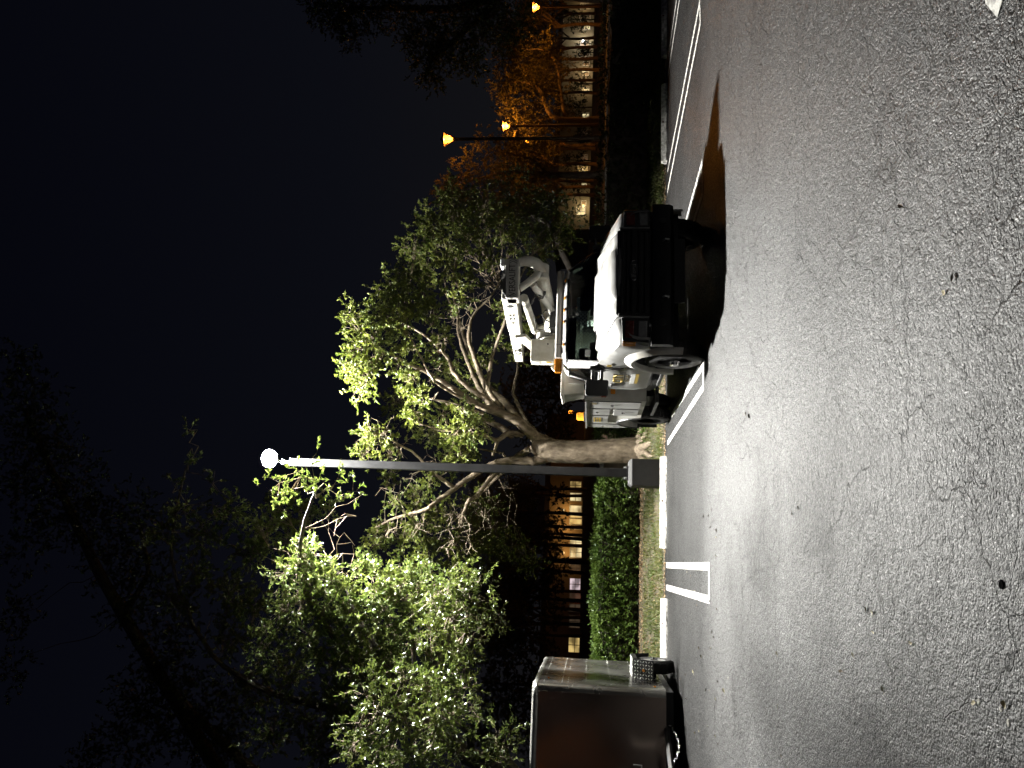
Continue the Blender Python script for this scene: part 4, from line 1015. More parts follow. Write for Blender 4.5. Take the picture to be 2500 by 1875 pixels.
# ------------------------------------------------------------------ enclosed trailer at the left edge
TL = empty('cargo_trailer', (-3.04, 13.86, 0))
tag(TL, 'enclosed metal cargo trailer with bronze front panel at the left edge', 'trailer')
TW, TLn, Z0, Z1 = 1.04, 3.75, .26, 2.44          # half width, length, floor, roof
def rrect(w, l, r, z, n=6, y0=0.0):
    p = []
    for cx, cy, a0 in ((w - r, y0 + r, -90), (w - r, y0 + l - r, 0), (-w + r, y0 + l - r, 90), (-w + r, y0 + r, 180)):
        for k in range(n + 1):
            a = R_(a0 + 90 * k / n); p.append((cx + r * math.cos(a), cy + r * math.sin(a), z))
    return p
RC = .13
# right side skin: two sheets with a lap joint, bent round the front corner
def side_sheet(z0, z1, off):
    pts = [(TW + off, TLn - RC), (TW + off, TLn * .66), (TW + off, TLn * .33), (TW + off, RC)] + [(TW - RC + (RC + off) * math.cos(R_(-90 * k / 8)), RC + (RC + off) * math.sin(R_(-90 * k / 8))) for k in range(9)]
    zz = [z0 + (z1 - z0) * k / 6 for k in range(7)]
    return MB().rings([[(x, y, z) for x, y in pts] for z in zz], cap=False, closed=False)
lo = side_sheet(Z0, 1.93, 0.0).build('side_panel', 'trailer_metal', TL, smooth=True)
hi = side_sheet(1.90, Z1 - .09, .004).build('side_panel', 'trailer_metal', TL, smooth=True)
def rivet_row(parent, z, y0, y1, n, x=TW):
    mb = MB()
    for k in range(n): mb.lathe([(.009, 0), (.007, .005), (.001, .007)], (x, y0 + (y1 - y0) * k / (n - 1), z), 'x', 6)
    o = mb.build('rivet_row', 'trim_alloy', parent); tag(o, kind='stuff')
for z in (.34, .72, 1.14, 1.56, 1.86): rivet_row(lo, z, .3, 3.6, 16)
rivet_row(hi, 1.96, .2, 3.6, 34, TW + .004); rivet_row(hi, 2.26, .2, 3.6, 26, TW + .004)
# far side, rear
MB().box(-TW, -TW + .02, RC, TLn - RC, Z0, Z1 - .09).build('side_panel', 'trailer_metal', TL)
MB().box(-TW + .02, TW - .02, TLn - .04, TLn, Z0, Z1 - .06).build('rear_door', 'trailer_metal', TL)
# front: bronze sheet with a slow dent, framed by edge trims
fp = MB(); NX, NZ = 24, 20; rr = []
for j in range(NZ + 1):
    z = Z0 + (Z1 - .10 - Z0) * j / NZ
    rr.append([(x, -.004 - .012 * math.sin(x * 2.3 + 1.0) * math.sin(z * 2.1) - .005 * math.sin(x * 5 + z * 3), z) for x in [-TW + RC + (2 * TW - 2 * RC) * i / NX for i in range(NX + 1)]])
fp.rings(rr, cap=False, closed=False); fpo = fp.build('front_panel', 'trailer_bronze', TL, smooth=True)
MB().box(TW - RC - .012, TW - RC + .012, -.022, .0, Z0, Z1 - .1).build('edge_trim', 'trailer_bronze', fpo, bevel=.006)
MB().box(-TW + RC - .012, -TW + RC + .012, -.022, .0, Z0, Z1 - .1).build('edge_trim', 'trailer_bronze', fpo, bevel=.006)
# roof with rounded rails
MB().add(rrect(TW - .06, TLn - .1, .1, Z1 - .02, 6, .05), [tuple(range(28))]).build('roof', 'trailer_metal', TL)
rail = MB()
P = [Vector((x, y, Z1 - .055)) for x, y, z in rrect(TW - .05, TLn - .1, .16, 0, 6, .05)]
rail.tube(P + [P[0]], .062, 12); ro = rail.build('roof_rail', 'trim_alloy', TL, smooth=True)
rv = MB()
for k in range(40):
    x = -TW + .2 + (2 * TW - .4) * k / 39
    for dz in (-.012, .03): rv.lathe([(.011, 0), (.009, -.007), (.001, -.010)], (x, -.008 + (.012 if dz > 0 else 0), Z1 - .055 + dz), 'y', 6)
tag(rv.build('rail_rivets', 'trim_alloy', ro), kind='stuff')
MB().lathe([(.001, -.08), (.055, -.062), (.082, 0), (.055, .062), (.001, .08)], (TW - .10, .10, Z1 - .062), 'z', 16).build('corner_cap', 'trim_alloy', ro, smooth=True)
# chassis
MB().box(-TW + .03, TW - .03, .02, TLn - .02, Z0 - .12, Z0 - .01).build('chassis', 'black_steel', TL)
tg = MB()
for s_ in (-1, 1): tg.tube([(s_ * .55, .3, .24), (s_ * .08, -1.15, .28)], .045, 4)
tg.box(-.07, .07, -1.5, -1.0, .25, .35); tgo = tg.build('tongue', 'rubber', TL)
MB().lathe([(.07, -.06), (.085, .0), (.06, .08)], (0, -1.5, .33), 'y', 14).build('coupler', 'black_steel', tgo, smooth=True)
jk = MB().tube([(0, -1.15, .05), (0, -1.15, .75)], .035, 10); jk.tube([(0, -1.15, .72), (.14, -1.15, .72), (.14, -1.15, .84)], .012, 6); jk.lathe([(.09, 0), (.09, .02), (.04, .04)], (0, -1.15, 0.0), 'z', 12); jk.build('jack', 'rim_steel', tgo, smooth=True)
chn = MB()
for k in range(12):
    c = Vector((.55 - k * .035, -.25 - k * .06, .22 - .10 * math.sin(k / 11 * math.pi)))
    q = [c + (Vector((math.cos(a) * .022, math.sin(a) * .022 * .5, 0)) if k % 2 else Vector((0, math.cos(a) * .022, math.sin(a) * .018))) for a in [2 * math.pi * i / 8 for i in range(9)]]
    chn.tube(q, .005, 4, cap=False)
tag(chn.build('safety_chain', 'rim_steel', tgo), kind='stuff')
# wheel and diamond-plate fender
wy = 1.47
wheel('wheel', TW + .20, wy, .335, .205, 1, TL)
MB().tube([(-TW, wy, .335), (TW + .1, wy, .335)], .04, 8).build('axle', 'black_steel', TL)
fe = MB(); x0, x1 = TW + .004, TW + .345
fpoly = [(wy - .62, .40), (wy - .40, .745), (wy + .40, .745), (wy + .62, .40)]
vs = [(x, y, z) for x in (x0, x1) for y, z in fpoly] + [(x, y * 1.0, z - .008) for x in (x0, x1) for y, z in fpoly]
fe.add(vs, [(0, 1, 5, 4), (1, 2, 6, 5), (2, 3, 7, 6), (8, 12, 13, 9), (9, 13, 14, 10), (10, 14, 15, 11), (4, 5, 13, 12), (5, 6, 14, 13), (6, 7, 15, 14), (0, 8, 9, 1), (0, 4, 12, 8), (3, 11, 15, 7)])
feo = fe.build('fender', 'black_steel', TL)
MB().box(x1 - .004, x1 + .0, wy - .38, wy + .38, .66, .744).build('fender_skirt', 'black_steel', feo)
dp = MB()
def bump_at(c, u_, v_, n_):
    a, b = u_ * .026, v_ * .011
    dp.add([c - a, c - b, c + a, c + b, c + n_ * .009], [(0, 1, 4), (1, 2, 4), (2, 3, 4), (3, 0, 4)])
for (ya, za), (yb, zb) in zip(fpoly, fpoly[1:]):
    A, B = Vector((0, ya, za)), Vector((0, yb, zb)); t = (B - A).normalized(); nn = Vector((0, -t.z, t.y)); L_ = (B - A).length
    for i in range(int(L_ / .055)):
        for j in range(6):
            c = A + t * (.03 + i * .055) + Vector((x0 + .03 + j * .055, 0, 0)) + nn * .0015
            u_ = (t + Vector((1 if (i + j) % 2 else -1, 0, 0))).normalized()
            bump_at(c, u_, u_.cross(nn), nn)
tag(dp.build('diamond_plate', 'trim_alloy', feo), kind='stuff')
MB().lathe([(.024, 0), (.02, -.016), (.004, -.022)], (x0 + .16, wy - .515 - .005, .56), 'y', 12).build('marker_light', 'amber_lens', feo)
for z, y in ((.42, .22), (2.2, .55)): MB().box(TW + .0045, TW + .02, y - .04, y + .04, z - .018, z + .018).build('marker_light', 'amber_lens', TL, bevel=.006)
# fallen leaves caught on the roof edge
for k, (x, y, z) in enumerate(((TW - .12, .45, Z1 + .02), (TW - .02, .28, 2.37), (TW - .15, 1.3, Z1 + .02))): pass
# ------------------------------------------------------------------ hedges
def hedge(x0, x1, y0, y1, h, n, label, seed, mat='leaf_hedge', lsize=.075, name='clipped_hedge'):
    zb = gz((y0 + y1) / 2)
    root = empty(name, ((x0 + x1) / 2, (y0 + y1) / 2, zb)); tag(root, label, 'hedge')
    r = np.random.default_rng(seed)
    off = np.array([(x0 + x1) / 2, (y0 + y1) / 2, zb])
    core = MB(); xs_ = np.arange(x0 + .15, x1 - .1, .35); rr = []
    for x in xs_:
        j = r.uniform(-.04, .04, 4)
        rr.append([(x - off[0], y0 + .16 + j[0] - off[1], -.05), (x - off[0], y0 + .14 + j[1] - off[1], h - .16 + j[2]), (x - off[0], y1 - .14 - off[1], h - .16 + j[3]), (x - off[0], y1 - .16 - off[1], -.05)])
    core.rings(rr).build('light_block_core', 'bark_dark', root)  # solid dark core added inside the hedge to block light
    st = MB()
    for x in np.arange(x0 + .2, x1, .45): st.tube([(x - off[0], r.uniform(-.2, .2), -.05), (x - off[0] + r.uniform(-.1, .1), r.uniform(-.2, .2), .3)], .02, 5)
    tag(st.build('stems', 'bark_dark', root), kind='stuff')
    lv_ = Leaves(seed)
    w, d = x1 - x0, y1 - y0
    def face(nn, f):
        a, b = r.uniform(0, 1, nn), r.uniform(0, 1, nn)
        return f(a, b)
    def wav(x): return .05 * np.sin(x * 1.7 + seed) + .035 * np.sin(x * 4.3)
    nf = int(n * .55); a, b = r.uniform(0, 1, nf), r.uniform(0, 1, nf) ** .8
    X = x0 + a * w; p1 = np.stack([X, y0 + r.normal(.07, .07, nf) + wav(X), .0 + b * (h + .02)], 1); t1 = unit(np.stack([r.normal(0, .5, nf), -1 + r.normal(0, .3, nf), .35 + r.normal(0, .5, nf)], 1))
    nt_ = int(n * .35); X = x0 + r.uniform(0, 1, nt_) * w; p2 = np.stack([X, y0 + r.uniform(0, 1, nt_) * d, h + r.normal(-.04, .045, nt_) + wav(X) * .7], 1); t2 = unit(np.stack([r.normal(0, .5, nt_), r.normal(0, .5, nt_) - .2, .9 + r.normal(0, .3, nt_)], 1))
    ne = int(n * .10); e_ = r.integers(0, 2, ne); p3 = np.stack([np.where(e_ == 0, x0, x1) + r.normal(0, .06, ne), y0 + r.uniform(0, 1, ne) * d, .1 + r.uniform(0, 1, ne) * (h - .1)], 1); t3 = unit(np.stack([np.where(e_ == 0, -1, 1) + r.normal(0, .3, ne), r.normal(0, .5, ne), .3 + r.normal(0, .4, ne)], 1))
    p = np.concatenate([p1, p2, p3]) - np.array([off[0], off[1], 0]); t = np.concatenate([t1, t2, t3])
    lv_.spray(p, t, r.uniform(.05, .15, len(p)), 5, lsize, lsize * .55, .6, 0)
    o = lv_.build('foliage', mat, root); tag(o, kind='stuff')
    return root
hedge(-9.0, 1.9, 19.75, 20.9, 1.02, 9500, 'clipped green hedge behind the grass, left of the big tree', 21)
hedge(3.2, 5.6, 20.3, 21.3, 1.0, 2200, 'short lit hedge piece between big tree and truck', 22)
hedge(5.7, 26.0, 18.6, 20.2, 1.12, 4800, 'long unlit hedge behind the wheel stops right of the truck', 23, 'leaf_dark', .07)  # darker leaf material puts this hedge's lack of light into the colour
# ------------------------------------------------------------------ grass strip and leaf litter
r = np.random.default_rng(8)
def blades(n, x0, x1, y0, y1, hmin, hmax):
    X = r.uniform(x0, x1, n); Yb = r.uniform(y0, y1, n)
    cl = np.sin(X * 3.1) * np.cos(Yb * 4.3) + np.sin(X * 7.7 + Yb * 3)
    k = cl + r.normal(0, 1.0, n) > -.9
    X, Yb = X[k], Yb[k]; m = len(X)
    Z = np.array([gz(y) for y in Yb]) - .01
    H = r.uniform(hmin, hmax, m); a = r.uniform(0, 6.28, m); bend = r.uniform(.2, .9, m) * H
    wd = r.uniform(.004, .008, m)
    dx, dy = np.cos(a), np.sin(a)
    V = np.empty((m, 5, 3), np.float32)
    V[:, 0] = np.stack([X - dy * wd, Yb + dx * wd, Z], 1); V[:, 1] = np.stack([X + dy * wd, Yb - dx * wd, Z], 1)
    V[:, 2] = np.stack([X + dx * bend * .3 + dy * wd * .8, Yb + dy * bend * .3 - dx * wd * .8, Z + H * .6], 1)
    V[:, 3] = np.stack([X + dx * bend * .3 - dy * wd * .8, Yb + dy * bend * .3 + dx * wd * .8, Z + H * .6], 1)
    V[:, 4] = np.stack([X + dx * bend, Yb + dy * bend, Z + H * .92], 1)
    F = (np.arange(m) * 5)[:, None] + np.array([0, 1, 2, 0, 2, 3, 3, 2, 4])[None]
    return V.reshape(-1, 3), F.ravel()
V, F = blades(52000, -6.5, 15.0, 17.08, 18.9, .03, .10)
tag(raw_mesh('grass', V, F, 3, 'grass_blade'), 'patchy green grass strip between asphalt and hedge', 'grass', kind='stuff')
def litter(name, n, fx, mat, L, W, label, lift=.008):
    lv_ = Leaves(n); P = fx(n); D = unit(np.stack([r.normal(0, 1, n), r.normal(0, 1, n), np.abs(r.normal(0, .18, n))], 1))
    lv_.P.append(P); lv_.D.append(D); lv_.L.append(L * r.uniform(.6, 1.3, n)); lv_.W.append(W * r.uniform(.6, 1.3, n))
    return tag(lv_.build(name, mat), label, 'leaf litter', kind='stuff')
def f_litter(n):
    X = r.uniform(-6.5, 15, n); Yb = np.where(r.uniform(0, 1, n) < .65, r.normal(19.35, .28, n), r.uniform(17.0, 19.5, n)); return np.stack([X, Yb, np.array([gz(y) for y in Yb]) + .015], 1)
litter('leaf_litter', 9000, f_litter, 'dry_leaf', .055, .03, 'brown dead leaves lying along the foot of the hedge')
def f_edge(n):
    X = r.uniform(-6, 14, n); return np.stack([X, 16.86 + np.abs(r.normal(0, .09, n)) * np.sign(r.normal(0, 1, n)), np.full(n, .012)], 1)
litter('leaf_litter', 2200, f_edge, 'dry_leaf', .045, .025, 'dead leaves gathered along the asphalt edge and wheel stops')
# weeds at the tree foot
wd_ = empty('strap_leaf_weed', (3.05, 18.75, gz(18.75))); tag(wd_, 'tuft of strap leaved weeds at the foot of the big tree', 'weed')
lv_ = Leaves(77); k = 60
p = np.stack([r.normal(0, .25, k), r.normal(0, .2, k), r.uniform(0, .05, k)], 1); lv_.P.append(p); lv_.D.append(unit(np.stack([r.normal(0, .6, k), r.normal(-.2, .5, k), np.abs(r.normal(.8, .3, k))], 1))); lv_.L.append(r.uniform(.2, .45, k)); lv_.W.append(r.uniform(.02, .035, k))
lv_.build('blade_tuft', 'leaf_hedge', wd_)

# ------------------------------------------------------------------ leafy oak reaching in from the left
OK_ = empty('oak_tree', (-5.6, 18.4, gz(18.4))); tag(OK_, 'glossy leaved tree overhanging the trailer from the left', 'tree')
nodes = []; wood = MB()
def limb2(pts, r_a, r_b, n=8, sub=4):
    rs = [r_a + (r_b - r_a) * (i / (len(pts) - 1)) ** .8 for i in range(len(pts))]
    P, Rr = smooth_path(pts, rs, sub, .02, rnd); wood.tube([p - OK_.location for p in P], Rr, n); nodes.extend([np.array(p) for p in P[2:]])
base = Vector((-7.4, 19.6, .2)); OK_.location = (-7.4, 19.6, gz(19.6))
fork = atY(1150, 1850, 18.6); fork2 = atY(1010, 1740, 17.8)
limb2([base, base + Vector((.1, -.1, 1.4)), atY(1260, 1900, 19.2), fork, atY(1080, 1800, 18.2), fork2], .30, .15, 12)
limb2([fork2, atY(1060, 1620, 17.0), atY(1100, 1540, 16.4), atY(1120, 1450, 16.0)], .08, .025)
limb2([fork2, atY(900, 1660, 17.2), atY(820, 1560, 17.9), atY(760, 1470, 17.5), atY(730, 1390, 17.3), atY(740, 1290, 16.4), atY(770, 1200, 14.4)], .13, .022)
limb2([fork2, atY(930, 1600, 17.8), atY(870, 1500, 17.8), atY(840, 1420, 17.8), atY(800, 1360, 17.8)], .11, .025)
limb2([fork2, atY(1010, 1620, 17.6), atY(1000, 1520, 17.6), atY(970, 1430, 17.6)], .08, .02)
limb2([fork, atY(1140, 1780, 16.8), atY(1080, 1760, 15.6), atY(1000, 1760, 15.0), atY(920, 1740, 14.8)], .10, .025)
limb2([fork2, atY(880, 1740, 18.0), atY(760, 1720, 18.2), atY(640, 1680, 18.4), atY(520, 1600, 18.6), atY(440, 1450, 18.8), atY(420, 1300, 18.6), atY(460, 1130, 18.4)], .11, .022)
limb2([fork, atY(1210, 1860, 17.0), atY(1230, 1850, 15.6)], .06, .02)
nodes = np.array(nodes); wood.build('trunk', 'bark_dark', OK_, smooth=True)
tw = Twigs(); lv = Leaves(5); rng = np.random.default_rng(5)
ob = [(700, 1180, 15.0, .40), (740, 1150, 15.0, .34), (780, 1170, 15.0, .32), (830, 1180, 15.0, .30), (860, 1205, 14.9, .22), (680, 1240, 15.2, .45), (730, 1250, 15.2, .40), (790, 1240, 15.0, .30), (650, 1190, 15.1, .40), (640, 1290, 15.4, .5), (700, 1320, 15.5, .45), (745, 1350, 15.6, .40),
      (760, 1390, 15.6, .45), (800, 1420, 15.4, .42), (830, 1460, 15.4, .42), (860, 1490, 15.3, .38), (700, 1400, 15.8, .45), (740, 1450, 15.8, .48), (790, 1500, 15.8, .48), (840, 1540, 15.6, .42), (690, 1500, 16.2, .5), (740, 1560, 16.2, .5), (800, 1590, 16.0, .5), (860, 1600, 15.6, .4),
      (900, 1520, 15.2, .42), (940, 1480, 15.2, .42), (980, 1430, 15.2, .42), (1020, 1420, 15.4, .42), (920, 1440, 15.2, .36), (960, 1540, 15.4, .44), (1010, 1500, 15.4, .44), (1060, 1460, 15.5, .40), (1100, 1430, 15.5, .36), (1130, 1460, 15.5, .32), (1050, 1540, 15.6, .42), (1100, 1510, 15.6, .36), (1150, 1500, 15.5, .30), (1180, 1530, 15.5, .24), (1170, 1420, 15.4, .26), (1210, 1520, 15.4, .18),
      (940, 1620, 15.4, .42), (990, 1660, 15.2, .42), (1040, 1680, 15.0, .42), (1090, 1650, 15.0, .36), (1130, 1680, 14.9, .32), (900, 1680, 15.2, .42), (940, 1740, 14.8, .42), (990, 1780, 14.6, .42), (1050, 1780, 14.6, .40), (1080, 1720, 14.8, .36), (880, 1770, 15.0, .42), (850, 1700, 15.8, .44), (800, 1680, 16.4, .46), (1000, 1850, 14.4, .40), (1060, 1840, 14.4, .36), (930, 1830, 14.6, .40), (860, 1840, 15.0, .42),
      (1210, 1800, 15.4, .26), (1230, 1840, 15.3, .28), (1195, 1850, 15.2, .26), (1250, 1780, 15.5, .16), (1110, 1600, 15.6, .3), (1070, 1600, 15.8, .36),
      (600, 1350, 15.8, .5), (560, 1250, 15.6, .45), (520, 1180, 15.4, .36), (480, 1120, 15.2, .26), (465, 1050, 15.2, .16), (500, 1300, 15.6, .45), (450, 1250, 15.5, .36), (420, 1180, 15.4, .26), (560, 1450, 16.0, .55), (620, 1480, 16.2, .55), (480, 1400, 15.8, .5), (650, 1580, 16.6, .55), (560, 1560, 16.2, .55), (700, 1650, 17, .55), (620, 1680, 16.8, .55), (740, 1760, 16.8, .5), (660, 1790, 16.6, .5), (400, 1300, 15.6, .4), (430, 1480, 15.9, .5),
      (960, 1600, 16.4, .5), (1010, 1560, 16.6, .5), (1060, 1640, 16.4, .5), (1000, 1700, 16.2, .5), (900, 1600, 16.6, .5), (860, 1640, 16.8, .5), (1100, 1560, 16.4, .44), (1140, 1620, 16.2, .36), (940, 1700, 16.4, .5), (1100, 1740, 15.6, .40), (1150, 1730, 15.4, .30), (1060, 1810, 15.2, .4), (1120, 1830, 15.0, .34), (880, 1800, 16.0, .5), (820, 1760, 16.6, .5), (780, 1840, 16.6, .5), (940, 1870, 15.0, .4), (1020, 1440, 16.2, .44), (1080, 1480, 16.4, .44), (1150, 1560, 15.9, .3), (1190, 1470, 15.6, .24), (1130, 1400, 15.7, .3), (880, 1380, 16, .3), (910, 1410, 15.6, .32)]
for (x, y, Yd, rad) in ob:
    if x <= 640: Yd += 3.0
    elif y <= 1205: Yd = 14.2
    elif x <= 800 and y <= 1330: Yd = 19.0
    elif (x >= 1040 and y >= 1400) or (x >= 850 and y >= 1640): Yd += (0.0 if Yd < 15.8 else 1.6)      # near, sparse, back-lit sprays
    else: Yd += 1.6
    c = np.array(atY(x, y, Yd)); n = int((7 if y <= 1205 else 36 if Yd < 15.9 else 50) * (rad / .42) ** 2) + 5
    b_ = branch_to(tw, rng, nodes, c, .016, .10)
    p, t = blob_twigs(rng, c, (rad * 1.1, rad, rad * .85), n, .7, -.05)
    ln = rng.uniform(.12, .3, n); st_ = b_[rng.integers(3, 6, n)]; m_ = rng.uniform(0, 1, n) < .35
    tw.add(st_[m_], p[m_], .006); tw.add(p, p + t * ln[:, None], .0035)
    lv.spray(p, t, ln, 14, .088 if Yd < 16.4 else .098, .031 if Yd < 16.4 else .038, .6, .12)
for (x, y, Yd) in [(x_, y_, Y_ + 2.0) for x_, y_, Y_ in [(830, 1380, 15.2), (860, 1330, 15.1), (840, 1300, 15.1), (870, 1420, 15.2), (1030, 1580, 15.2), (990, 1600, 15.2), (1000, 1560, 15), (920, 1580, 15.0), (880, 1560, 15.2), (1060, 1560, 15.1), (940, 1790, 14.4), (900, 1800, 14.4), (960, 1690, 14.8), (1040, 1490, 15.0), (870, 1260, 15), (850, 1230, 15)]]:
    c = np.array(atY(x, y, Yd)); b_ = branch_to(tw, rng, nodes, c, .016, .05)
    for k in range(3):
        s_ = b_[rng.integers(2, 6)]; d = unit(rng.normal(0, 1, 3)); m1 = s_ + d * rng.uniform(.15, .3); m2 = m1 + unit(d + rng.normal(0, .25, 3)) * rng.uniform(.1, .25); tw.add([s_, m1], [m1, m2], [.008, .005])
o = tw.build('twigs', 'bark_street', None); o.parent = OK_; o.location = -OK_.location; tag(o, kind='stuff')
P_, D_, L_, W_ = lv.arrays()
near = np.argsort(P_[:, 1] + np.where(L_ > .10, 0, 5.0))[:300]; keep = np.ones(len(P_), bool); keep[near] = False
crown_o = lv.build('crown', 'leaf_oak', None, keep); crown_o.parent = OK_; crown_o.location = -OK_.location; tag(crown_o, kind='stuff')
lm_ = MB().add([(0, 0, 0), (.35, .5, .07), (.7, .36, .06), (1, 0, -.06), (.7, -.36, .06), (.35, -.5, .07), (.5, 0, 0)], [(0, 6, 1), (1, 6, 2), (2, 6, 3), (3, 6, 4), (4, 6, 5), (5, 6, 0)]).build('leaf', 'leaf_oak')
for k, i in enumerate(near):
    o = lm_ if k == 0 else lm_.copy()
    if k: COL.objects.link(o)
    x_ = Vector(D_[i]).normalized(); y_ = x_.cross(Vector(rng.normal(0, 1, 3)) + Vector((0, 0, .9))).normalized(); z_ = x_.cross(y_)
    mm = Matrix((x_ * L_[i], y_ * W_[i], z_ * L_[i])).transposed().to_4x4(); mm.translation = Vector(P_[i])
    o.parent = crown_o; o.matrix_basis = mm

# ------------------------------------------------------------------ darker trees framing the sky
def loose_tree(name, label, base, limbs, blobs, leaf, bark, seed, L=.09, W=.04, dens=26, per=11, tr=.25):
    root = empty(name, base); tag(root, label, 'tree')
    rng = np.random.default_rng(seed); rd = random.Random(seed); wood = MB(); nodes = []
    B = Vector(base)
    for pts, ra, rb in limbs:
        rs = [ra + (rb - ra) * (i / (len(pts) - 1)) ** .8 for i in range(len(pts))]
        P, Rr = smooth_path(pts, rs, 4, .02, rd); wood.tube([p - B for p in P], Rr, 9); nodes.extend([np.array(p) for p in P[2:]])
    nodes = np.array(nodes); wood.build('trunk', bark, root, smooth=True)
    tw = Twigs(); lv = Leaves(seed)
    for c, rad in blobs:
        c = np.array(c); n = int(dens * (rad / .5) ** 2) + 5
        b_ = branch_to(tw, rng, nodes, c, .02, .12)
        p, t = blob_twigs(rng, c, (rad * 1.1, rad, rad * .85), n, .65, .1); ln = rng.uniform(.15, .4, n)
        tw.add(p, p + t * ln[:, None], .004); lv.spray(p, t, ln, per, L, W, .7, .08)
    o = tw.build('twigs', bark, None); o.parent = root; o.location = -B; tag(o, kind='stuff')
    o = lv.build('crown', leaf, None); o.parent = root; o.location = -B; tag(o, kind='stuff')
    return root
# tall tree, upper left (dim)
b0 = Vector((-9.5, 23.0, gz(23)))
rb = random.Random(5)
def px_blobs(lst): return [(atY(x, y, Yd), rad) for x, y, Yd, rad in lst]
bl = [(40, 900, 22, .9), (90, 980, 22, .9), (130, 1080, 22, 1.0), (60, 1050, 22, 1.0), (30, 1180, 22, 1.0), (110, 1200, 22, 1.0), (190, 1180, 22, .9), (170, 1280, 22, .9), (250, 1260, 22, .9), (300, 1330, 22, .9), (250, 1380, 22, .8), (60, 1320, 22, .8), (340, 1250, 21.5, .8), (360, 1400, 22, .9), (330, 1480, 22, .9), (420, 1560, 22, 1.0), (380, 1620, 22, 1.0), (460, 1680, 22, 1.0), (350, 1720, 22, .9), (300, 1800, 22, .9), (400, 1780, 22, 1.0), (500, 1800, 22, 1.0), (560, 1720, 22, 1.0), (560, 1840, 22, .9), (220, 1850, 22, .7), (40, 1500, 22, .7), (30, 1640, 22, .6)]
loose_tree('tall_tree', 'tall dark tree against the sky at far left', b0,
           [([b0, b0 + Vector((.1, 0, 3)), b0 + Vector((.5, 0, 6)), b0 + Vector((1.0, 0, 9)), atY(300, 1500, 22), atY(150, 1200, 22), atY(60, 1000, 22)], .42, .06), ([b0 + Vector((.5, 0, 6)), atY(480, 1750, 22), atY(400, 1640, 22)], .2, .05), ([atY(300, 1500, 22), atY(360, 1400, 22), atY(340, 1280, 22)], .1, .04)],
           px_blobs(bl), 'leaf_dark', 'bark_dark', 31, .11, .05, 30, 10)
# dark tree right edge
b1 = Vector((21.5, 27.0, gz(27)))
bl = [(770, 20, 26, .7), (820, 40, 26, .8), (860, 80, 26, .6), (850, 10, 26, .8), (910, 30, 26, .9), (980, 20, 26, .9), (1010, 90, 26, .7), (1040, 150, 26, .7), (1060, 190, 26.5, .5), (1070, 60, 26, .9), (1120, 110, 26, .8), (1140, 20, 26, 1.0), (1180, 70, 26, .9), (1150, 160, 26, .6), (1220, 30, 26, .9), (1080, 130, 26, .7), (1230, 100, 26, .6), (1280, 60, 26, .7)]
loose_tree('spreading_tree', 'dark unlit tree hanging in from the right edge', b1,
           [([b1, b1 + Vector((0, -.2, 2.5)), b1 + Vector((-.2, -.5, 4.5)), atY(1120, 20, 26), atY(960, 20, 26), atY(840, 20, 26)], .38, .05), ([b1 + Vector((-.2, -.5, 4.5)), atY(1120, 90, 26), atY(1050, 150, 26)], .15, .03)],
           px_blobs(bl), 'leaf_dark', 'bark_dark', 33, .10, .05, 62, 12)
# sodium-lit trees across the hedge
b2 = Vector((18.6, 30.6, gz(30.6))); b2 = Vector((16.2, 31.5, gz(31.5)))
bl = [(1110, 440, 31, .8), (1120, 480, 31.5, .8), (1080, 470, 31.5, .5), (1150, 400, 31, .8), (1180, 350, 30.9, .6), (1190, 440, 31, .9), (1150, 500, 31.5, .8), (1220, 380, 31, .8), (1230, 470, 31, .9), (1270, 420, 31, .9), (1260, 350, 31, .7), (1300, 480, 31, .8), (1310, 380, 31, .7), (1330, 430, 31, .6), (1350, 400, 31.4, .5), (1200, 520, 32, .8), (1260, 520, 32, .8)]
loose_tree('street_tree', 'orange lit tree beside the tall sodium lamp post', b2,
           [([b2, b2 + Vector((0, 0, 1.6)), b2 + Vector((.1, 0, 3.0)), atY(1240, 420, 31), atY(1150, 440, 31)], .2, .04), ([b2 + Vector((.1, 0, 3)), atY(1280, 480, 31), atY(1220, 500, 31.3)], .09, .03), ([b2 + Vector((0, 0, 2.5)), atY(1300, 390, 31), atY(1220, 370, 31)], .09, .03)],
           px_blobs(bl), 'leaf_street', 'bark_street', 35, .10, .05, 30, 10)
b3 = Vector((24.8, 41.5, gz(41.5)))
bl = [(1215, 200, 42, .8), (1240, 260, 42, .9), (1225, 150, 42, .9), (1260, 120, 42, 1.0), (1290, 180, 42, 1.1), (1300, 260, 42, 1.1), (1270, 300, 42, .9), (1330, 120, 42, 1.0), (1340, 200, 42, 1.1), (1350, 280, 42, 1.0), (1370, 230, 42, .9), (1310, 320, 42, .9), (1360, 330, 42, .8), (1380, 160, 42, .7), (1240, 215, 42, .9), (1390, 290, 42, .6), (1350, 370, 42, .7)]
loose_tree('street_tree', 'broad orange lit tree behind the second sodium lamp', b3,
           [([b3, b3 + Vector((0, 0, 1.5)), b3 + Vector((.3, 0, 3.0)), atY(1310, 210, 42), atY(1250, 200, 42)], .24, .05), ([b3 + Vector((.3, 0, 3)), atY(1340, 290, 42), atY(1290, 300, 42)], .12, .03), ([b3 + Vector((0, 0, 2.2)), atY(1350, 140, 42), atY(1280, 120, 42)], .12, .03)],
           px_blobs(bl), 'leaf_street', 'bark_street', 36, .12, .06, 30, 10)
b4 = Vector((6.6, 24.6, gz(24.6))); b4 = Vector((8.2, 23.5, gz(23.5)))
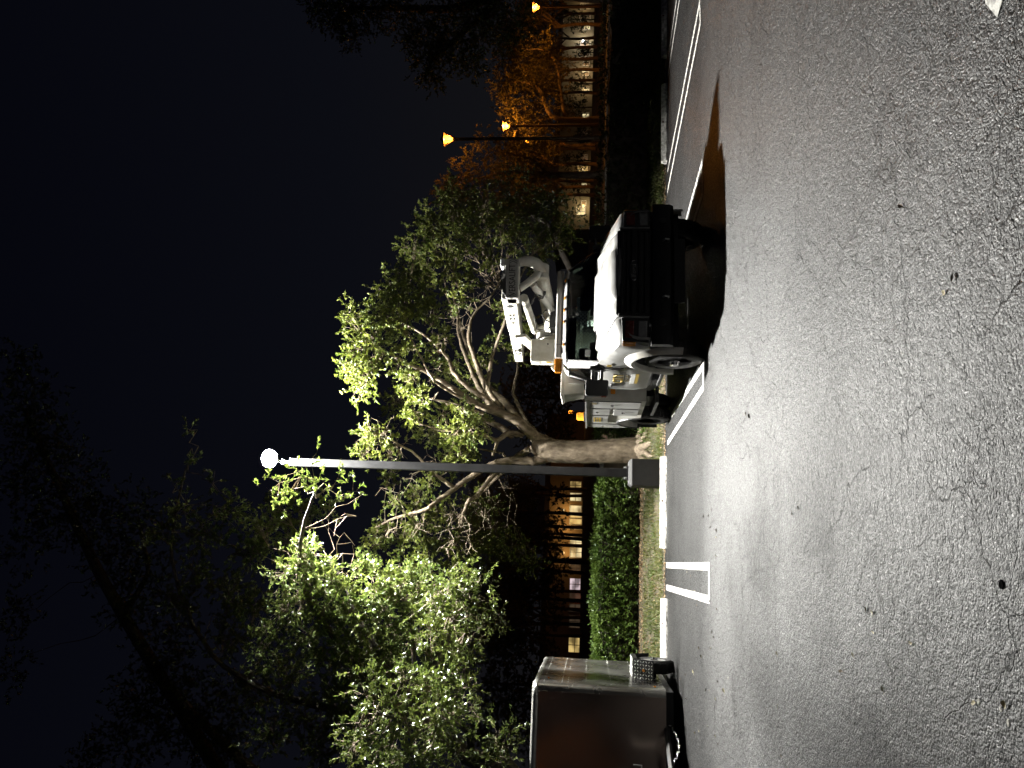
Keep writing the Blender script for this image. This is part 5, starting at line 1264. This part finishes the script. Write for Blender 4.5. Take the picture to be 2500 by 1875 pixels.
bl = [(1090, 560, 23, .6), (1130, 520, 23, .6), (1180, 560, 23, .7), (1220, 500, 23, .7), (1250, 560, 23, .7), (1290, 470, 23, .6), (1300, 540, 23, .7), (1350, 500, 23, .6), (1360, 570, 23, .5), (1400, 530, 23, .5), (1240, 440, 23, .5), (1320, 620, 23.5, .5), (1060, 600, 23, .5), (1030, 560, 23, .4)]
loose_tree('understorey_tree', 'dim green tree behind the truck boom', b4,
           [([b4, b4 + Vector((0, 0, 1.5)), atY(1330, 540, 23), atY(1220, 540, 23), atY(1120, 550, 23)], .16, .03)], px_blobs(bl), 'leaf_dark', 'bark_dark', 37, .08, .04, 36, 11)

# dark trees filling the gap behind the hedge, left
for bx, by, lab, sd, bl in ((-12.0, 44.0, 'dark leafy tree rising behind the trailer roof', 41, [(1250, 1500, 44, 1.2), (1300, 1560, 44, 1.2), (1240, 1620, 44, 1.3), (1290, 1680, 44, 1.3), (1340, 1620, 44, 1.0), (1330, 1720, 44, 1.1), (1240, 1740, 44, 1.3), (1200, 1560, 44, 1.2), (1200, 1680, 44, 1.2), (1300, 1800, 44, 1.2), (1220, 1820, 44, 1.2), (1340, 1840, 44, 1.0), (1350, 1500, 44, .8), (1180, 1780, 44, 1.1)]),
                            (-4.0, 48.0, 'dark leafy tree above the lit building left of the pole', 42, [(1300, 1380, 47, 1.2), (1330, 1440, 47, 1.2), (1280, 1440, 47, 1.2), (1340, 1340, 47, 1.1), (1300, 1310, 47, 1.0), (1250, 1400, 47, 1.2), (1355, 1280, 47, .9), (1230, 1470, 47, 1.1), (1350, 1400, 47, 1.0), (1360, 1210, 47, .7)]),
                            (9.0, 46.0, 'dark leafy tree between big trunk and truck cab', 43, [(1340, 1060, 46, 1.1), (1300, 1000, 46, 1.2), (1340, 950, 46, 1.2), (1290, 920, 46, 1.2), (1350, 890, 46, 1.0), (1310, 860, 46, 1.2), (1250, 960, 46, 1.1), (1370, 1010, 46, .9), (1370, 930, 46, .9), (1280, 1050, 46, 1.0), (1380, 1060, 46, .7)])):
    bb = Vector((bx, by, gz(by))); c_ = sum((atY(x, y, Yd) for x, y, Yd, r_ in bl), Vector()) / len(bl); bb.x = c_.x
    loose_tree('background_tree', lab, bb, [([bb, bb + Vector((0, 0, 1.8)), c_ - Vector((0, 0, 1.0)), c_ + Vector((0, 0, 1.2))], .2, .05), ([bb + Vector((0, 0, 2)), c_ + Vector((-1.6, 0, 0))], .1, .04), ([bb + Vector((0, 0, 2)), c_ + Vector((1.6, 0, 0))], .1, .04)], px_blobs(bl), 'leaf_street', 'bark_dark', sd, .15, .08, 26, 11)

# round shrubs before the cream building
for i, yp in enumerate((445, 392, 330, 262, 205, 128, 48)):
    d = ray(1432, yp); Yd = 60.0; X = d.x * Yd / d.y; bb = Vector((X, Yd, gz(Yd)))
    h_ = 1.5 + .5 * math.sin(i * 2.3)
    cs = [(bb + Vector((dx, 0, h_ * f)), .55) for dx, f in ((-.6, .5), (0, .6), (.6, .5), (-.3, 1.0), (.35, 1.05))]
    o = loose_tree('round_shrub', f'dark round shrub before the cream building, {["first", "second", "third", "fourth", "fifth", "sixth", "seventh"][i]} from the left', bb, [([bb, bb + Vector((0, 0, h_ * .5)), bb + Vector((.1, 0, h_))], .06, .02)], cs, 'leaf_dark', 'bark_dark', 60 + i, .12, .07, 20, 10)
    tag(o, cat='shrub', group='shrubs before the cream building')

# ------------------------------------------------------------------ slim trees in front of the far buildings
def slim_proto(seed):
    rng = np.random.default_rng(seed); rd = random.Random(seed); H = 3.4 + rd.uniform(-.3, .4)
    wood = MB(); nodes = []
    P, Rr = smooth_path([(0, 0, -.2), (rd.uniform(-.1, .1), 0, H * .5), (rd.uniform(-.15, .15), 0, H)], [.13, .10, .085], 4); wood.tube(P, Rr, 8)
    for k in range(4):
        a = rd.uniform(0, 6.28); e_ = Vector((math.cos(a) * 1.3, math.sin(a) * .8, H + rd.uniform(1.2, 2.4))); s_ = Vector(P[-1]) - Vector((0, 0, rd.uniform(0, 1.1)))
        Q, Rq = smooth_path([s_, s_ * .4 + e_ * .6 - Vector((0, 0, .25)), e_], [.07, .05, .025], 4, .03, rd); wood.tube(Q, Rq, 6); nodes += [np.array(q) for q in Q]
    lv = Leaves(seed); tw = Twigs(); nodes = np.array(nodes)
    for k in range(19):
        c = np.array([rng.normal(0, 1.1), rng.normal(0, .7), H + .1 + rng.uniform(0, 3.8)]); n = 26
        branch_to(tw, rng, nodes, c, .02, .1); p, t = blob_twigs(rng, c, (.8, .7, .65), n, .7, .1); ln = rng.uniform(.2, .5, n); lv.spray(p, t, ln, 10, .14, .07, .7, .05)
    return wood, tw, lv
protos = []
for sd in (51, 52, 53):
    wood, tw, lv = slim_proto(sd)
    a = wood.build('trunk', 'bark_street', None, smooth=True); b = tw.build('twigs', 'bark_street', None); c = lv.build('crown', 'leaf_street', None)
    b['kind'] = 'stuff'; c['kind'] = 'stuff'
    protos.append((a, b, c))
slims = [(1195, 52), (1210, 56), (1257, 50), (1288, 54), (1308, 58), (1318, 50), (1333, 56), (1400, 52), (1445, 57), (1467, 51), (1491, 54), (1508, 58), (1526, 50), (1552, 55), (15, 48), (33, 55), (62, 46), (92, 56), (115, 52), (142, 50), (172, 47), (196, 54), (228, 50), (352, 47), (363, 50), (402, 46), (440, 52), (456, 48), (477, 46)]
words = ['thin', 'slim', 'slender', 'narrow']
for i, (yp, Yd) in enumerate(slims):
    d = ray(1430, yp); X = d.x * Yd / d.y
    t = empty('slim_tree', (X, Yd, gz(Yd)), rnd.uniform(0, 6.28))
    side = 'left' if yp > 1000 else 'right'
    rank = sorted([q for q, _ in slims if (q > 1000) == (yp > 1000)], reverse=True).index(yp) + 1
    ordn = ['first', 'second', 'third', 'fourth', 'fifth', 'sixth', 'seventh', 'eighth', 'ninth', 'tenth', 'eleventh', 'twelfth', 'thirteenth', 'fourteenth', 'fifteenth'][rank - 1]
    tag(t, f'slim tree trunk before the lit building {side} of the truck, {ordn} from the left', 'tree', 'slim trees in front of the far buildings')
    pr = protos[i % 3]
    for src in pr:
        if i < 3: o = src
        else: o = src.copy(); COL.objects.link(o)
        o.parent = t
    t.scale = (1, 1, rnd.uniform(.9, 1.1) if yp > 1000 else rnd.uniform(.74, .92))
# ------------------------------------------------------------------ sodium street lamps
def sodium(x, y, Yd, label, watts=SODIUM_W, sc=1.0):
    c = atY(x, y, Yd); zb = gz(Yd)
    root = empty('street_lamp', (c.x, Yd, zb)); tag(root, label, 'street lamp', 'amber street lamps')
    H = c.z - zb
    MB().tube([(0, 0, -.1), (0, 0, .6), (0, 0, .62), (0, 0, H - .42)], [.12, .12, .085, .065], 12).build('post', 'lantern_metal', root, smooth=True)
    MB().lathe([(.06, -.42), (.085, -.40), (.085, -.30), (.06, -.27)], (0, 0, H), 'z', 12).build('collar', 'lantern_metal', root, smooth=True)
    MB().lathe([(.05, -.27), (.13, -.10), (.16, .02), (.15, .06), (.05, .08)], (0, 0, H), 'z', 16).build('lantern_glass', 'sodium_glass', root, smooth=True)
    for k in range(4):
        a = math.pi / 4 + k * math.pi / 2
        MB().tube([(.07 * math.cos(a), .07 * math.sin(a), H - .28), (.27 * math.cos(a), .27 * math.sin(a), H + .08)], .012, 5).build('lantern_arm', 'lantern_metal', root)
    MB().lathe([(.29, .08), (.28, .11), (.10, .20), (.02, .27)], (0, 0, H), 'z', 16).build('lantern_cap', 'lantern_metal', root, smooth=True)
    L = bpy.data.lights.new('sodium_light', 'POINT'); L.energy = watts * .36; L.color = (1.0, .36, .045); L.shadow_soft_size = .03
    lo_ = bpy.data.objects.new('sodium_light', L); COL.objects.link(lo_); lo_.parent = root; lo_.location = (0, 0, H - .04)
    return root
sodium(1090, 340, 30.0, 'tallest amber street lamp, on a dark post right of the truck', SODIUM_W * .7)
sodium(1232, 308, 41.0, 'second amber lamp showing just above the orange tree', SODIUM_W * 2.6)
sodium(1305, 18, 40.0, 'amber lamp among leaves at the right edge', SODIUM_W * 2.2)
sodium(1391, 1006, 62.0, 'small amber lamp seen low behind the truck service body', SODIUM_W * .35)
sodium(1286, 346, 70.0, 'farthest amber lamp, a small dot through the orange leaves', SODIUM_W * .4)
# the lamp behind the photographer that glows in the trailer's front panel
def sodium_at(X, Yd, z, label):
    keep = atY
    globals()['atY'] = lambda x, y, Y_: Vector((X, Yd, z))
    gz0 = globals()['gz']; globals()['gz'] = lambda Y_: 0.0
    r_ = sodium(0, 0, Yd, label, SODIUM_W * .1)
    globals()['atY'] = keep; globals()['gz'] = gz0
    return r_
sodium_at(-13.0, -25.0, 4.3, 'amber street lamp glowing only as a reflection in the trailer front')

# ------------------------------------------------------------------ far buildings
def facade(name, label, x0, x1, Yf, z0, z1, depth, wall, wins, roofh=.5, sill=True):
    root = empty(name, ((x0 + x1) / 2, Yf, gz(Yf))); tag(root, label, 'building')
    cx, zb = (x0 + x1) / 2, gz(Yf)
    # wall pierced by window openings: strips between the sorted openings
    mb = MB(); cuts = sorted(wins, key=lambda w: w[0]); xx = x0
    for w in cuts:
        a, b, za, zc = w[:4]
        if a > xx: mb.box(xx - cx, a - cx, 0, .3, z0 - zb, z1 - zb)
        mb.box(a - cx, b - cx, 0, .3, z0 - zb, za - zb); mb.box(a - cx, b - cx, 0, .3, zc - zb, z1 - zb); xx = b
    mb.box(xx - cx, x1 - cx, 0, .3, z0 - zb, z1 - zb)
    mb.box(x0 - cx, x1 - cx, .6, depth, z0 - zb, z1 - zb - .02)
    mb.build('wall', wall, root)
    MB().box(x0 - cx - .5, x1 - cx + .5, -.6, depth + .5, z1 - zb, z1 - zb + roofh).build('roof', 'roof_dark', root)
    MB().box(x0 - cx, x1 - cx, -.08, -.002, z0 - zb, z0 - zb + .35).build('plinth', 'frame_white', root)
    for w in cuts:
        a, b, za, zc, mat, mull = w
        p = MB().box(a - cx, b - cx, .18, .2, za - zb, zc - zb).build('window', mat, root)
        f = MB(); t = .07
        f.box(a - cx - t, b - cx + t, -.05, .05, zc - zb, zc - zb + t).box(a - cx - t, b - cx + t, -.08, .05, za - zb - t, za - zb).box(a - cx - t, a - cx, -.05, .05, za - zb, zc - zb).box(b - cx, b - cx + t, -.05, .05, za - zb, zc - zb)
        for k in range(1, mull + 1): m = a + (b - a) * k / (mull + 1); f.box(m - cx - .03, m - cx + .03, .02, .12, za - zb, zc - zb)
        if mull: f.box(a - cx, b - cx, .06, .13, (za + zc) / 2 - zb - .03, (za + zc) / 2 - zb + .03)
        f.build('frame', 'frame_white', p)
    return root
YB = 80.0
def win(px0, px1, py0, py1, mat, mull=0, Yf=YB):
    A = atY(px0, py1, Yf); B = atY(px1, py0, Yf)
    return (min(A.x, B.x), max(A.x, B.x), min(A.z, B.z), max(A.z, B.z), mat, mull)
wl = [win(1391, 1419, 1235, 1250, 'window_yellow', 0), win(1393, 1420, 1257, 1263, 'window_warm'), win(1391, 1420, 1268, 1279, 'window_warm', 0), win(1394, 1420, 1283, 1291, 'window_dim'), win(1392, 1420, 1312, 1335, 'window_yellow', 1), win(1392, 1420, 1337, 1360, 'window_yellow', 1),
      win(1392, 1416, 1375, 1393, 'window_dim', 1), win(1391, 1417, 1413, 1440, 'window_white', 1), win(1391, 1418, 1449, 1462, 'window_dim'), win(1390, 1418, 1476, 1492, 'window_dim', 1), win(1390, 1418, 1504, 1532, 'window_dim', 1), win(1388, 1418, 1558, 1592, 'window_warm', 1), win(1392, 1419, 1204, 1222, 'window_yellow', 1), win(1392, 1419, 1176, 1194, 'window_warm', 1), win(1388, 1418, 1610, 1650, 'window_dim', 1), win(1388, 1418, 1690, 1730, 'window_dim', 1)]
A = atY(1425, 1800, YB); B = atY(1360, 1010, YB)
lb_ = facade('lit_building', 'low tan building with lit yellow windows left of the big tree', A.x, B.x, YB, gz(YB) - .3, 5.6, 12, 'wall_tan', wl)
# wall washers under the eaves of the brighter bays
for yp in (1245, 1290, 1350):
    c = atY(1384, yp, YB - .5)
    f = MB().lathe([(.10, 0), (.12, .05), (.05, .12)], (c.x - lb_.location.x, -.32, c.z - lb_.location.z + .25), 'z', 10).build('soffit_lamp', 'window_yellow', lb_)
    L = bpy.data.lights.new('soffit_light', 'POINT'); L.energy = 30; L.color = (1, .6, .2); L.shadow_soft_size = .1
    q = bpy.data.objects.new('soffit_light', L); COL.objects.link(q); q.location = (c.x, YB - .9, c.z + .05); 
    q.parent = lb_; q.location = q.location - lb_.location
MB().box(atY(1417, 1464, YB).x - lb_.location.x, atY(1417, 1452, YB).x - lb_.location.x, -.35, -.15, atY(1424, 1458, YB).z - lb_.location.z, atY(1417, 1458, YB).z - lb_.location.z).build('exit_sign', 'red_sign', lb_)
wr = [win(1418, 1442, 8, 22, 'window_dim', 1), win(1416, 1441, 34, 48, 'window_dim', 1), win(1424, 1440, 60, 72, 'window_yellow'), win(1418, 1440, 104, 118, 'window_dim', 1), win(1416, 1438, 128, 146, 'window_dim', 1), win(1424, 1438, 152, 160, 'window_dim'), win(1423, 1437, 176, 184, 'window_dim', 0), win(1420, 1438, 214, 222, 'window_yellow'), win(1422, 1438, 276, 290, 'window_yellow', 1), win(1420, 1434, 316, 332, 'window_dim', 1), win(1420, 1434, 378, 392, 'window_dim', 1), win(1410, 1434, 405, 420, 'window_warm', 1), win(1420, 1432, 446, 454, 'window_yellow'), win(1420, 1430, 491, 501, 'window_dim', 0), win(1408, 1428, 506, 524, 'window_yellow', 1)]
A = atY(1440, 560, YB); B = atY(1440, -260, YB)
rb_ = facade('cream_building', 'long cream building glowing behind slim trees right of the truck', A.x, B.x, YB, gz(YB) - .3, 5.8, 12, 'wall_cream', wr)
for yp, e_, col in ((92, 2600, (1, .85, .6)), (168, 1500, (1, .72, .4)), (214, 700, (1, .68, .32)), (410, 500, (1, .6, .25)), (500, 1700, (1, .74, .38)), (10, 700, (1, .66, .3))):
    c = atY(1424, yp, YB - .6)
    MB().box(c.x - .16 - rb_.location.x, c.x + .16 - rb_.location.x, -.34, -.12, c.z - .1 - rb_.location.z, c.z + .12 - rb_.location.z).build('wall_lamp', 'wall_lamp' if e_ > 2000 else 'window_yellow', rb_)
    L = bpy.data.lights.new('wall_light', 'POINT'); L.energy = e_ * .04; L.color = col; L.shadow_soft_size = .1
    q = bpy.data.objects.new('wall_light', L); COL.objects.link(q); q.parent = rb_; q.location = Vector((c.x, YB - 1.0, c.z - .1)) - rb_.location
# tall pink block farther back
YP = 105.0
wp = [win(1299, 1316, 1218, 1227, 'window_dim', 1, YP), win(1294, 1311, 1235, 1244, 'window_dim', 1, YP), win(1290, 1308, 1253, 1261, 'window_dim', 1, YP), win(1285, 1303, 1273, 1283, 'window_dim', 1, YP), win(1281, 1299, 1295, 1304, 'window_dim', 1, YP)]
A = atY(1300, 1318, YP); B = atY(1300, 1185, YP)
simple('pane_dark', (.03, .03, .032), .2, 0, .1, 3)
wp = [w[:4] + ('pane_dark', w[5]) for w in wp]
pb = facade('pink_building', 'dim pink block with a row of dark windows far behind the pole', A.x, B.x, YP, gz(YP) - .3, atY(1262, 1250, YP).z, 14, 'wall_pink', wp, 1.2)

# ------------------------------------------------------------------ parked pickup behind the hedge
pv = empty('parked_car', (7.0, 24.3, gz(24.3))); tag(pv, 'brown parked car glimpsed behind the hedge between tree and truck', 'car')
c0 = atY(1430, 1052, 24.0); pv.location.x = c0.x + 1.75
bd = MB(); prof = [(-2.2, .45), (-2.25, .75), (-2.1, .95), (-1.1, 1.05), (-.45, 1.62), (.9, 1.66), (1.7, 1.12), (2.2, 1.02), (2.28, .7), (2.2, .42)]
bd.rings([[(x, y, z if z < 1.1 else z) for x, z in [(a * (.97 if abs(y) > .8 else 1), b) for a, b in prof]] for y in (-.9, -.82, .82, .9)])
bd.build('body', 'van_paint', pv, bevel=.03)
for s_ in (-1, 1):
    MB().prism([(-1.0, 1.08), (-.48, 1.52), (.15, 1.56), (.15, 1.08)], 'y', s_ * .905, s_ * .912).build('side_window', 'window_glass', pv)
    MB().prism([(.22, 1.08), (.22, 1.56), (.86, 1.55), (1.45, 1.12)], 'y', s_ * .905, s_ * .912).build('side_window', 'window_glass', pv)
    for x in (-1.4, 1.4):
        w_ = MB().lathe([(.2, -.1), (.33, -.1), (.34, -.06), (.34, .06), (.33, .1), (.2, .1)], (x, s_ * .82, .34), 'y', 20).build('wheel', 'rubber', pv, smooth=True)
        MB().lathe([(.20, s_ * .09), (.12, s_ * .05), (.02, s_ * .07)], (x, s_ * .82, .34), 'y', 14).build('rim', 'rim_steel', w_)
    MB().box(-2.27, -2.2, s_ * .68 - .14, s_ * .68 + .14, .7, .84).build('headlight', 'lamp_glass', pv); MB().box(2.2, 2.275, s_ * .7 - .12, s_ * .7 + .12, .74, .9).build('tail_light', 'red_lens', pv)

# ------------------------------------------------------------------ debris on the asphalt
lf = MB()
for k in range(2): pass
def one_leaf(L, W, curl):
    m = MB(); m.add([(0, 0, .002), (L * .3, W * .45, .006 + curl), (L * .65, W * .4, .008 + curl), (L, 0, .012), (L * .65, -W * .4, .006), (L * .3, -W * .45, .004), (L * .5, 0, .001)], [(0, 6, 1), (1, 6, 2), (2, 6, 3), (3, 6, 4), (4, 6, 5), (5, 6, 0)]); m.tube([(0, 0, .002), (-L * .35, W * .1, .006)], .0018, 4)
    return m
lp_ = [one_leaf(.06, .032, .010), one_leaf(.075, .03, .016), one_leaf(.05, .034, .008)]
for m in lp_: pass
simple('pale_leaf', (.48, .42, .27), .75, 0, .2, 12); simple('brown_leaf', (.10, .065, .035), .8, 0, .3, 12)
spots = [(2087, 1603, 'pale'), (2224, 1572, 'pale'), (2385, 1715, 'pale'), (2132, 1543, 'pale'), (2208, 505, 'brown'), (2305, 720, 'pale'), (1753, 1661, 'brown'), (1770, 1690, 'pale'), (2130, 1495, 'pale'), (2115, 1480, 'brown'), (1950, 1235, 'brown'), (1935, 1250, 'brown'), (1823, 1005, 'brown'), (1830, 1010, 'brown'), (1777, 970, 'brown'), (2455, 1730, 'pale'), (2060, 1640, 'brown'), (1900, 1722, 'pale'), (1910, 1850, 'brown'), (2160, 1690, 'pale'), (1900, 1600, 'pale'), (1860, 1390, 'brown'), (2330, 665, 'brown'), (2160, 560, 'brown')]
rl = random.Random(9)
for i in range(46):
    spots.append((rl.uniform(1655, 1760), rl.uniform(1230, 1850), rl.choice(('pale', 'brown', 'brown'))))
meshes = {}
for j, m in enumerate(lp_):
    for mt in ('pale_leaf', 'brown_leaf'):
        o = m.build('fallen_leaf', mt); meshes[(j, mt)] = o.data; bpy.data.objects.remove(o)
for i, (x, y, kd) in enumerate(spots):
    p = gp(x, y); o = bpy.data.objects.new('fallen_leaf', meshes[(i % 3, kd + '_leaf')]); COL.objects.link(o)
    o.location = (p.x, p.y, .004); o.rotation_euler = (rl.uniform(-.1, .1), rl.uniform(-.1, .1), rl.uniform(0, 6.28)); s_ = rl.uniform(.45, .85); o.scale = (s_, s_, s_)
    tag(o, f'small {"pale curled" if kd == "pale" else "dark brown"} fallen leaf lying on the asphalt', 'leaf', f'{kd} leaves fallen on the asphalt')
# pebbles and a black disc standing in for a dark hole
rk = MB(); rk.lathe([(.001, .012), (.02, .011), (.03, .006), (.034, .0)], (0, 0, 0), 'z', 9)
simple('pebble', (.45, .43, .38), .8, 0, .2, 30, .4, 60)
simple('hole_black', (.004, .004, .004), .95, 0, .1, 9, spec=0.0)
pm = None
for (x, y) in ((2390, 1714), (2444, 1732), (2463, 1765), (2130, 1500), (1778, 1655)):
    p = gp(x, y)
    if pm is None: o = rk.build('pebble', 'pebble'); pm = o.data
    else: o = bpy.data.objects.new('pebble', pm); COL.objects.link(o)
    o.location = (p.x, p.y, 0); s_ = rl.uniform(.25, .4); o.scale = (s_ * 1.2, s_, s_); o.rotation_euler = (0, 0, rl.uniform(0, 6)); tag(o, 'small pale pebble on the asphalt', 'pebble', 'pebbles on the asphalt')
p = gp(2447, 1427); o = MB().lathe([(.019, .0015), (.017, .004), (.008, .003), (.001, .0025)], (0, 0, 0), 'z', 16).build('asphalt_hole', 'hole_black'); o.location = (p.x, p.y, .002); tag(o, 'round black hole in the asphalt close to the camera', 'hole')
